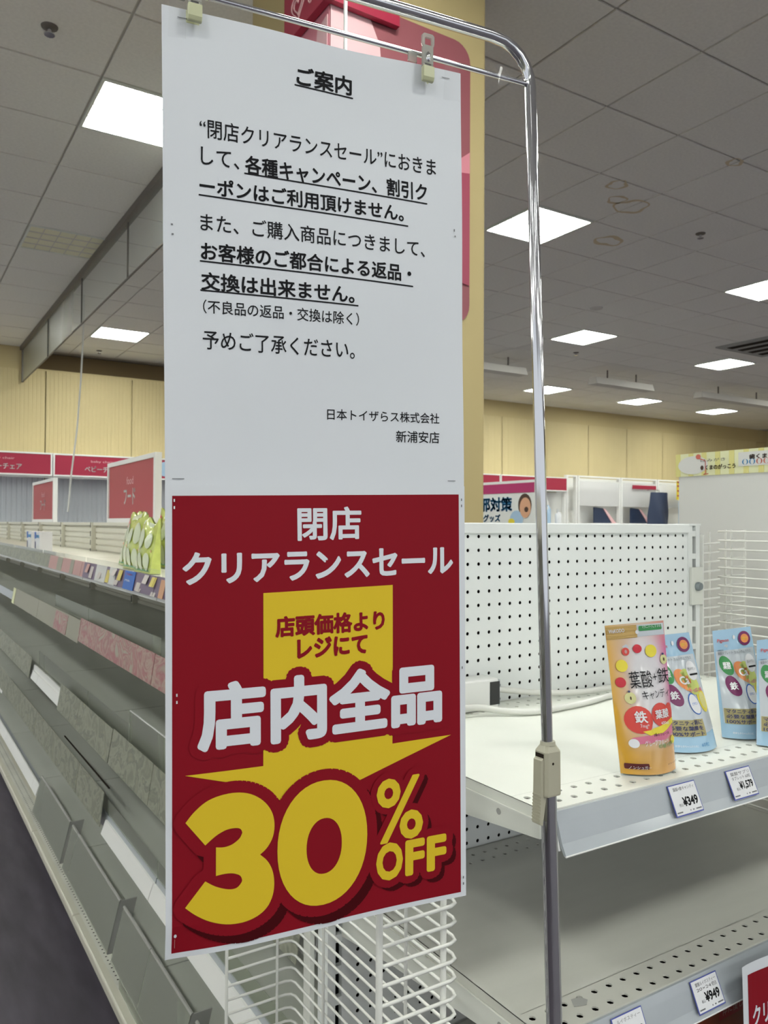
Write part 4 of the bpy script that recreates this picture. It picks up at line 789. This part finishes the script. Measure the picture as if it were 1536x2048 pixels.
# tea boxes on the third shelf
def tea_box(x, label):
    t = thing('tea_box', label, 'box', (x, .78, .62), 'brown tea boxes on the lowest visible shelf')
    b = B().box(x - .078, x + .078, .700, .78, .621, .858); mk('carton', b, 'tea', t, bevel=.001)
    s = plane_surf((x - .078, .70, .858), (.156, 0, 0), (0, 0, -.237), (0, -1, 0))
    print_on('red_band', rect2(.30, 1, .10, .21), s, .0006, 'tea_red', t); text_on('体に優しい健康茶', s, .34, .96, .12, .19, 'pinkstrip', t, 0, .001); print_on('leaf_print', disc2(.3, .6, .2, .12), s, .0006, 'orange', t); text_on('ルイボスティー', s, .15, .85, .36, .48, 'pale', t, .02, .001)
tea_box(.865, 'brown rooibos tea box under the lower shelf rail, left'); tea_box(1.03, 'brown rooibos tea box under the lower shelf rail, behind the small crimson poster')

# small crimson poster hanging from the lower rail
t = thing('small_sale_poster', 'small crimson sale poster with white border hanging at the lower right corner', 'poster', (1.05, .64, .62))
def sp(u, v, off=0.0): return Vector((.947 + .21 * u + .004 * v, .642 - .014 * math.sin(math.pi * min(1, u * 1.0)) - .006 * v - .012 * (1 - u) ** 6 * (1 if v < .5 else .6) - off, .930 - .297 * v + .003 * math.sin(8 * v) * (1 - u)))
b = B(); b.grid(lambda u, v: sp(u, v), 20, 24); mk('paper', b, 'paper', t, True)
print_on('crimson_print', rect2(.06, .94, .05, .955), sp, .0004, 'sale_red', t, 20)
print_on('lettering', text_in('閉店', .03, .38, .62, .10, .17), sp, .0008, 'sale_white', t, 20); print_on('lettering', text_in('クリアランスセール', .03, .10, .92, .20, .29), sp, .0008, 'sale_white', t, 20)
print_on('yellow_arrow', poly2([(.3, .34), (.7, .34), (.7, .62), (.9, .62), (.5, .76), (.1, .62), (.3, .62)]), sp, .0008, 'sale_yellow', t, 20); print_on('lettering', text_in('30%', .05, .15, .85, .70, .92), sp, .0012, 'sale_yellow', t, 20); print_on('lettering', text_in('店内全品', .04, .12, .88, .46, .60), sp, .0012, 'sale_white', t, 20)

# ================================================================ WIRE RACKS on both sides of the end unit
def wire_rack(xin, sgn, label, py=(1.0246, .812), z0=.30, z1=1.487):
    """plan: back return, long side towards the viewer, front return with U bends; sgn = -1 opens to the left"""
    yb, yf, w = 1.135, .712, .108; xo = xin + sgn * w
    t = thing('wire_side_rack', label, 'wire rack', ((xin + xo) / 2, .92, z0), 'wire racks on the sides of the end unit')
    n = int((z1 - z0) / .0205); r = .0021; k = 0
    for i in range(n):
        z = z1 - .0205 * i
        mk('wire', B().tube([(xo, yb, z), (xin + sgn * .012, yb, z), (xin + sgn * .0035, yb - .0035, z), (xin, yb - .012, z), (xin, yf + .012, z), (xin + sgn * .0035, yf + .0035, z), (xin + sgn * .012, yf, z), (xo, yf, z)], r, 6), 'wire', t, True)
    for nm, x, y, rr in (('post', xo, yb, .0026), ('post', xin + sgn * .028, yb - .0045, .0022), ('post', xin + sgn * .0045, py[0], .0022), ('post', xin + sgn * .0045, py[1], .0022), ('post', xo, yf - .0045, .0038), ('post', xin + sgn * .018, yf + .0055, .0035)):
        mk(nm, B().tube([(x, y, z0 - .01), (x, y, z1 + .004)], rr, 8), 'wire', t, True)
    return t
wire_rack(.551, -1, 'white wire side rack under the sale poster, left of the end unit')
wire_rack(1.611, 1, 'white wire side rack right of the end unit, before the pale board', (1.10, .80))
t = thing('rack_hook_ladder', 'row of white wire hooks joining the right upright and wire rack', 'hooks', (1.58, 1.13, .9))
mk('ladder_post', B().tube([(1.592, 1.139, .55), (1.592, 1.139, 1.487)], .0026, 8), 'wire', t, True)
for k in range(44): mk('hook', B().tube([(1.551, 1.13, 1.462 - .0205 * k - .004), (1.596, 1.116, 1.462 - .0205 * k)], .0024, 6), 'wire', t, True)
mk('hook_rail', B().box(1.549, 1.553, 1.125, 1.14, .52, 1.48), 'wire', t)
# pale side board with yellow banner
t = thing('side_board', 'pale grey display board with a yellow striped tooth school banner at the right edge', 'board', (1.765, .6, 0))
mk('board_panel', B().box(1.75, 1.78, .05, 1.342, .02, 1.626), 'board', t); mk('board_foot', B().box(1.70, 1.83, .1, 1.3, 0, .02), 'board', t)
s = plane_surf((1.7485, 1.350, 1.684), (0, -1.30, 0), (0, 0, -.058), (-1, 0, 0))
bn = mk('banner', B().box(1.7485, 1.7505, .05, 1.350, 1.626, 1.684), 'yl2', t)
for k in range(34): mk('banner_stripe', B().box(1.7478, 1.7486, 1.350 - .0385 * k - .014, 1.350 - .0385 * k, 1.626, 1.684), 'yl', bn)
def bt(tx, y0, y1, z0, z1, m, bold=.0): print_on('lettering', text_in(tx, bold, (1.350 - y0) / 1.30, (1.350 - y1) / 1.30, (1.684 - z1) / .058, (1.684 - z0) / .058), s, .0016, m, bn)
print_on('white_cloud', disc2(.040, .52, .034, .40), s, .0010, 'board', bn)
bt('はみがき', 1.275, 1.205, 1.660, 1.668, 'txt_grey'); bt('くまのがっこう', 1.262, 1.178, 1.640, 1.652, 'brown', .03)
print_on('tooth_mark', disc2((1.350 - 1.271) / 1.3, .66, .0035, .10), s, .0016, 'brown', bn)
print_on('lamp_print', disc2(.0275 * 1.9, .17, .0055, .11), s, .0016, 'lamp_red', bn); print_on('lamp_arm', stroke2([(.0545, .25), (.068, .36), (.0685, .92), (.064, .95), (.075, .93)], .0009, .045), s, .0017, 'lamp_red', bn)
print_on('white_patch', rect2(.138, .40, .12, .70), s, .0012, 'board', bn); bt('歯くまの', 1.142, 1.08, 1.659, 1.671, 'brown', .03)
for k in range(4): print_on('letter_dot', ring2(.152 + .014 * k, .53, .006, .12, .0025), s, .0017, 'sign_blue' if k < 2 else 'lamp_red', bn)

# ================================================================ CHROME STAND
P1 = Vector((.207, .689, 0)); P2 = Vector((.503, .646, 0)); E = (P2 - P1).normalized(); NV = Vector((-.14376, -.98961, 0))
t = thing('chrome_stand', 'chrome tube poster stand with a beige height clamp and top crossbar', 'stand', (.66, .627, 0))
def on_line(x, z, back=.004): q = P1 + E * ((x - P1.x) / E.x) - NV * back; return (q.x, q.y, z)
ZT, ZR = 2.0145, 1.9735
top_pts = [on_line(.196, 1.972), on_line(.197, 1.990), on_line(.203, 2.004), on_line(.216, 2.012), on_line(.24, ZT), on_line(.42, ZT), on_line(.535, ZT)]
top_pts += [on_line(.585 - .045 + .045 * math.sin(a), ZT - .045 + .045 * math.cos(a)) for a in [math.radians(d) for d in (15, 30, 45, 60, 75, 90)]]
low = lambda z: (.585 + (1.968 - z) * .0328, .637 - (1.968 - z) * .0048, z)
top_pts += [low(z) for z in (1.93, 1.8, 1.6, 1.4, 1.22)]
mk('inner_tube', B().tube(top_pts, .0061, 32), 'chrome', t, True)
mk('outer_tube', B().tube([low(1.235), low(1.0), low(.5), low(.012)], .0086, 32), 'chrome', t, True)
mk('crossbar', B().tube([on_line(.200, ZR), on_line(.583, ZR)], .0026, 12), 'chrome', t, True)
mk('weld', B().tube([on_line(.578, ZR - .0), on_line(.586, ZR)], [.0036, .0045], 10), 'chrome', t, True)
bx, by, _ = low(0)
mk('floor_base', B().box(bx - .17, bx + .02, by - .30, by + .012, 0, .012), 'chrome', t, bevel=.004)
# beige clamp: tapered block with a chamfered top, lever on its left side
cxx, cyy, _ = low(1.24)
hx, hy = .0115, .0100
b = B(); sec = [(1.211, 1.0), (1.213, 1.04), (1.258, 1.0), (1.2655, .62)]
for z, k in sec:
    cc = .003; X, Yh = hx * k, hy * k
    b.v += [(cxx + a, cyy + c, z) for a, c in ((-X + cc, -Yh), (X - cc, -Yh), (X, -Yh + cc), (X, Yh - cc), (X - cc, Yh), (-X + cc, Yh), (-X, Yh - cc), (-X, -Yh + cc))]
for i in range(3):
    for k in range(8): b.f.append((i * 8 + k, i * 8 + (k + 1) % 8, (i + 1) * 8 + (k + 1) % 8, (i + 1) * 8 + k))
b.f.append(tuple(range(8))[::-1]); b.f.append(tuple(range(24, 32)))
cl = mk('height_clamp', b, 'beige', t, bevel=.0006)
mk('collar', B().tube([(cxx, cyy, 1.264), (cxx, cyy, 1.268)], [.0085, .0078], 16), 'beige', cl, True)
mk('lever_slot', B().box(cxx - hx - .0006, cxx - hx + .001, cyy - .006, cyy + .006, 1.250, 1.2565), 'dark', cl)
lv = B().prism([(cxx - hx - .0005, cyy - .0062, 1.2525), (cxx - hx - .0035, cyy - .0062, 1.250), (cxx - hx - .004, cyy - .0062, 1.215), (cxx - hx - .0055, cyy - .0062, 1.183), (cxx - hx - .001, cyy - .0062, 1.181), (cxx - hx + .0045, cyy - .0062, 1.212), (cxx - hx + .001, cyy - .0062, 1.24)], (0, .0124, 0))
lev = mk('lever', lv, 'beige', t, bevel=.0006)
for k in range(9):
    z = 1.213 - .0034 * k; f = (1.215 - z) / .032; mk('grip_rib', B().box(cxx - hx - .0048 - .0015 * f, cxx - hx - .0036 - .0015 * f, cyy - .0058, cyy + .0058, z - .0009, z + .0009), 'beige', lev)
mk('pivot_hole', B().tube([(cxx - .002, cyy - hy - .0004, 1.246), (cxx - .002, cyy - hy + .001, 1.246)], .0014, 10), 'dark', cl)

# ================================================================ THE TWO SHEETS
def sheet(corners, bul):
    TL, TR, BR, BL = map(Vector, corners)
    def f(u, v, off=0.0):
        p = TL.lerp(TR, u).lerp(BL.lerp(BR, u), v); return p + NV * (bul(u, v) + off)
    return f
ns = sheet(((.2017, .6898, 1.9538), (.4976, .6468, 1.9652), (.5036, .6459, 1.5382), (.2086, .6888, 1.5324)),
           lambda u, v: .0035 * math.sin(math.pi * u) * math.sin(math.pi * v) ** 2 + .003 * math.exp(-((u - .55) / .25) ** 2 - (v / .1) ** 2) + .0009 * math.sin(5 * u + 9 * v) * (v * (1 - v) * 4) + .0012 * math.exp(-((u - .22 - .35 * (v - .75)) / .05) ** 2) * max(0, min(1, (v - .55) * 6)) * (1 - v) * 3)
t = thing('notice_sheet', 'white paper notice with black Japanese text hanging from the chrome stand', 'notice', (.355, .667, 1.532))
b = B()
def topcut(u, v):
    sag = .0045 * math.exp(-((u - .58) / .2) ** 2) + .002 * u; vv = v + (1 - v) * sag / .42 ; return ns(u, vv)
b.grid(topcut, 40, 50); mk('paper', b, 'paper', t, True)
for it in NOTICE:
    if it[0] == 't': print_on('text_line', text_in(it[1], it[2] or .006, *it[3:]), ns, .0004, 'ink', t, 24)
    else: print_on('underline', stroke2([(it[1], it[2]), (it[3], it[4])], .0022, 1.4), ns, .0004, 'ink', t, 24)
for u, v, w, h in ((.965, .385, .004, .012), (.968, .40, .004, .008), (.022, .455, .006, .006), (.024, .475, .006, .006), (.02, .985, .035, .003), (.935, .985, .03, .003), (.925, .024, .03, .003), (.045, .02, .03, .003)):
    print_on('staple', rect2(u, u + w, v, v + h * .5), ns, .0009, 'txt_grey', t)
ss = sheet(((.2083, .6887, 1.5330), (.5033, .6458, 1.5388), (.5072, .6454, 1.1233), (.2128, .6882, 1.1196)),
           lambda u, v: .0012 + .004 * math.sin(math.pi * u) * math.sin(math.pi * v) + .002 * v * math.sin(2 * math.pi * u) + .005 * max(0, v - .93) / .07 * math.exp(-(u / .12) ** 2) * -1)
t = thing('sale_poster', 'crimson closing sale poster with a yellow arrow and 30% OFF below the notice', 'poster', (.36, .667, 1.121))
b = B(); b.grid(lambda u, v: ss(u, v), 40, 50); mk('paper', b, 'paper', t, True)
L = .00022
S = SALE
print_on('crimson_field', poly2(S['red']), ss, L, 'sale_red', t, 28)
for it in S['white']: print_on('white_lettering', text_in(it[1], it[2], *it[3:], merge=True), ss, L * 2.5, 'sale_white', t, 28)
print_on('yellow_arrow', poly2(S['arrow']), ss, L * 2.5, 'sale_yellow', t, 28)
for it in S['dred']: print_on('crimson_lettering', text_in(it[1], it[2], *it[3:], merge=True), ss, L * 4, 'sale_red', t, 28)
big = text_in(S['big'][1], S['big'][2], *S['big'][3:], merge=True); asp = .42 / .297
print_on('lettering_outline', fatten(big, .026, asp), ss, L * 4, 'sale_red', t, 28); print_on('white_lettering', big, ss, L * 6, 'sale_white', t, 28)
def smooth_outline(pts, lim=50):
    n = len(pts); asp_ = .42 / .297; cor = []
    for i in range(n):
        a, b_, c = pts[i - 1], pts[i], pts[(i + 1) % n]
        a1 = math.atan2((b_[1] - a[1]) * asp_, b_[0] - a[0]); a2 = math.atan2((c[1] - b_[1]) * asp_, c[0] - b_[0]); d = abs((a2 - a1 + math.pi) % (2 * math.pi) - math.pi)
        if math.degrees(d) > lim: cor.append(i)
    out = []
    for k, i in enumerate(cor):
        j = cor[(k + 1) % len(cor)]; run = [pts[(i + q) % n] for q in range(((j - i) % n) + 1)]
        out += [(p.x, p.y) for p in spline([(x, y, 0) for x, y in run], 4)][:-1] if len(run) > 2 else run[:-1]
    return out
three = poly2(smooth_outline(S['three']))
def ell(p, sc=1.0, n=48):
    cu = (p[2][0] + p[3][0]) / 2; cv = (p[0][1] + p[1][1]) / 2; ru = abs(p[3][0] - p[2][0]) / 2; rv = abs(p[1][1] - p[0][1]) / 2
    return [(cu + ru * math.copysign(abs(math.cos(a)) ** sc, math.cos(a)), cv + rv * math.copysign(abs(math.sin(a)) ** sc, math.sin(a))) for a in [2 * math.pi * k / n for k in range(n)]]
zo, zi = ell(S['zero'], .94), ell(S['zeroi'], .94)
zero = (zo + zi, [(k, (k + 1) % 48, 48 + (k + 1) % 48, 48 + k) for k in range(48)]); zfull = (zo, [tuple(range(48))])
pct = text_in('%', .0, *S['pct'][3:]); offs = [text_in(i[1], i[2], *i[3:], merge=True) for i in S['off']]; off_all = join2(*offs)
small = join2(pct, off_all)
w = .036
print_on('maroon_shadow', shift(fatten(join2(three, zfull), w, asp), .022, .020), ss, L * 5, 'sale_dark', t, 28); print_on('maroon_shadow', shift(fatten(small, .020, asp), .018, .014), ss, L * 5, 'sale_dark', t, 28)
print_on('digit_outline', fatten(join2(three, zfull), w, asp), ss, L * 7, 'sale_red', t, 28); print_on('digit_outline', fatten(small, .026, asp), ss, L * 7, 'sale_red', t, 28)
print_on('yellow_digit', three, ss, L * 9, 'sale_yellow', t, 28); print_on('yellow_digit', zero, ss, L * 9, 'sale_yellow', t, 28)
print_on('yellow_percent', fatten(pct, .004, asp), ss, L * 9, 'sale_yellow', t, 28); print_on('yellow_off', off_all, ss, L * 9, 'sale_yellow', t, 28)
for u, v in ((.024, .03), (.024, .045), (.03, .44), (.03, .455), (.984, .03), (.984, .045), (.984, .44), (.986, .95), (.986, .965)): print_on('staple', rect2(u, u + .004, v, v + .006), ss, .0012, 'txt_grey' if u > .5 else 'pale', t)
print_on('white_dot', disc2(.027, .948, .004), ss, .0012, 'sale_white', t); print_on('small_print', rect2(.0255, .0265, .955, .975), ss, .0012, 'pinkstrip', t)

# ================================================================ CLIPS and TAPE
def clip(x, ztop, label):
    c = Vector(on_line(x, ztop, -.004)); t = thing('plastic_clip', label, 'clip', tuple(c - Vector((0, 0, .048))), 'clear clips holding the notice')
    U, Z, F = E, Vector((0, 0, 1)), NV
    def fp(u, z, f): return c + U * u + Z * z + F * f
    def plate(o, i, f, th, m, nm, par=t):  # outline with window i
        b = B(); n = len(o)
        for ff in (f, f + th): b.v += [tuple(fp(a, q, ff + k_)) for (a, q), k_ in ((p, 0) for p in o)] + [tuple(fp(a, q, ff)) for a, q in i]
        m_ = 2 * n
        for k in range(n):
            k2 = (k + 1) % n; b.f += [(k, k2, n + k2, n + k), (m_ + k, m_ + n + k, m_ + n + k2, m_ + k2), (k, m_ + k, m_ + k2, k2), (n + k, n + k2, m_ + n + k2, m_ + n + k)]
        return mk(nm, b, m, par, bevel=.0004)
    w = .0068
    plate([(-w, -.002), (-w + .002, 0), (w - .002, 0), (w, -.002), (w, -.010), (w - .0012, -.013), (w - .0012, -.030), (-w + .0012, -.030), (-w + .0012, -.013), (-w, -.010)],
          [(-w + .003, -.005), (-w + .004, -.004), (w - .004, -.004), (w - .003, -.005), (w - .003, -.008), (w - .003, -.011), (w - .003, -.0115), (-w + .003, -.0115), (-w + .003, -.011), (-w + .003, -.008)], .004, .003, 'clip', 'front_jaw')
    plate([(-w + .001, -.013), (-w + .001, -.0125), (w - .001, -.0125), (w - .001, -.013), (w - .001, -.034), (w - .001, -.036), (w - .001, -.0365), (-w + .001, -.0365), (-w + .001, -.036), (-w + .001, -.034)],
          [(-w + .0035, -.015), (-w + .0035, -.0145), (w - .0035, -.0145), (w - .0035, -.015), (w - .0035, -.030), (w - .0035, -.031), (w - .0035, -.0315), (-w + .0035, -.0315), (-w + .0035, -.031), (-w + .0035, -.030)], .003, .0035, 'clip', 'jaw_frame')
    b = B(); b.obox(fp(-.003, -.022, -.010), U, Z, F, .0055, .0008, .010); mk('rear_lever', B().obox(fp(-.0115, -.019, -.006), U, Z, F, .005, .0055, .0012), 'clip', t, bevel=.001)
    mk('spring', B().tube([tuple(fp(.0045 * s_, -.018 - .0105 * (.5 - .5 * math.cos(a)), .0015 + .0045 * math.sin(a))) for s_, a in [(0, math.pi * k / 12) for k in range(13)]], .0028, 8), 'chrome', t, True)
    mk('spring_plate', B().obox(fp(0, -.030, .0048), U, Z, F, .0032, .0015, .001), 'chrome', t)
    for f, nm in ((.0062, 'front_pad'), (-.0062, 'rear_pad')):
        b = B(); h = .0028; f0 = f - .0028
        prof = [(-.033, f - h), (-.033, f + h), (-.044, f + h * .9), (-.0475, f + h * .2), (-.0475, f - h)]
        b.prism([tuple(fp(-.0062, z, g)) for z, g in prof], E * .0124); mk(nm, b, 'rubber', t, bevel=.0008)
clip(.4555, 1.9875, 'clear plastic clip with pale green pads at the right end of the notice'); clip(.2285, 1.9875, 'clear plastic clip at the top left of the notice, cut by the frame')
def tape(x0, x1, z0, z1, label, tw=.0):
    t = thing('tape_piece', label, 'tape', tuple(on_line((x0 + x1) / 2, z0, -.004)), None)
    b = B(); b.grid(lambda u, v: Vector(on_line(x0 + (x1 - x0) * u + tw * v, z1 + (z0 - z1) * v, -.0045 - .0015 * math.sin(5 * u + 4 * v))), 6, 8); mk('tape_film', b, 'tape', t, True)
tape(.476, .494, 1.930, 1.971, 'crumpled clear tape at the top right corner of the notice'); tape(.207, .222, 1.925, 1.972, 'crumpled clear tape at the top left corner of the notice'); tape(.535, .549, 1.960, 1.979, 'torn bit of clear tape on the crossbar near the pole', .006)

bpy.data.objects.remove(_to); bpy.data.curves.remove(_tc)
for o in bpy.data.objects:
    if '_o' in o: del o['_o']
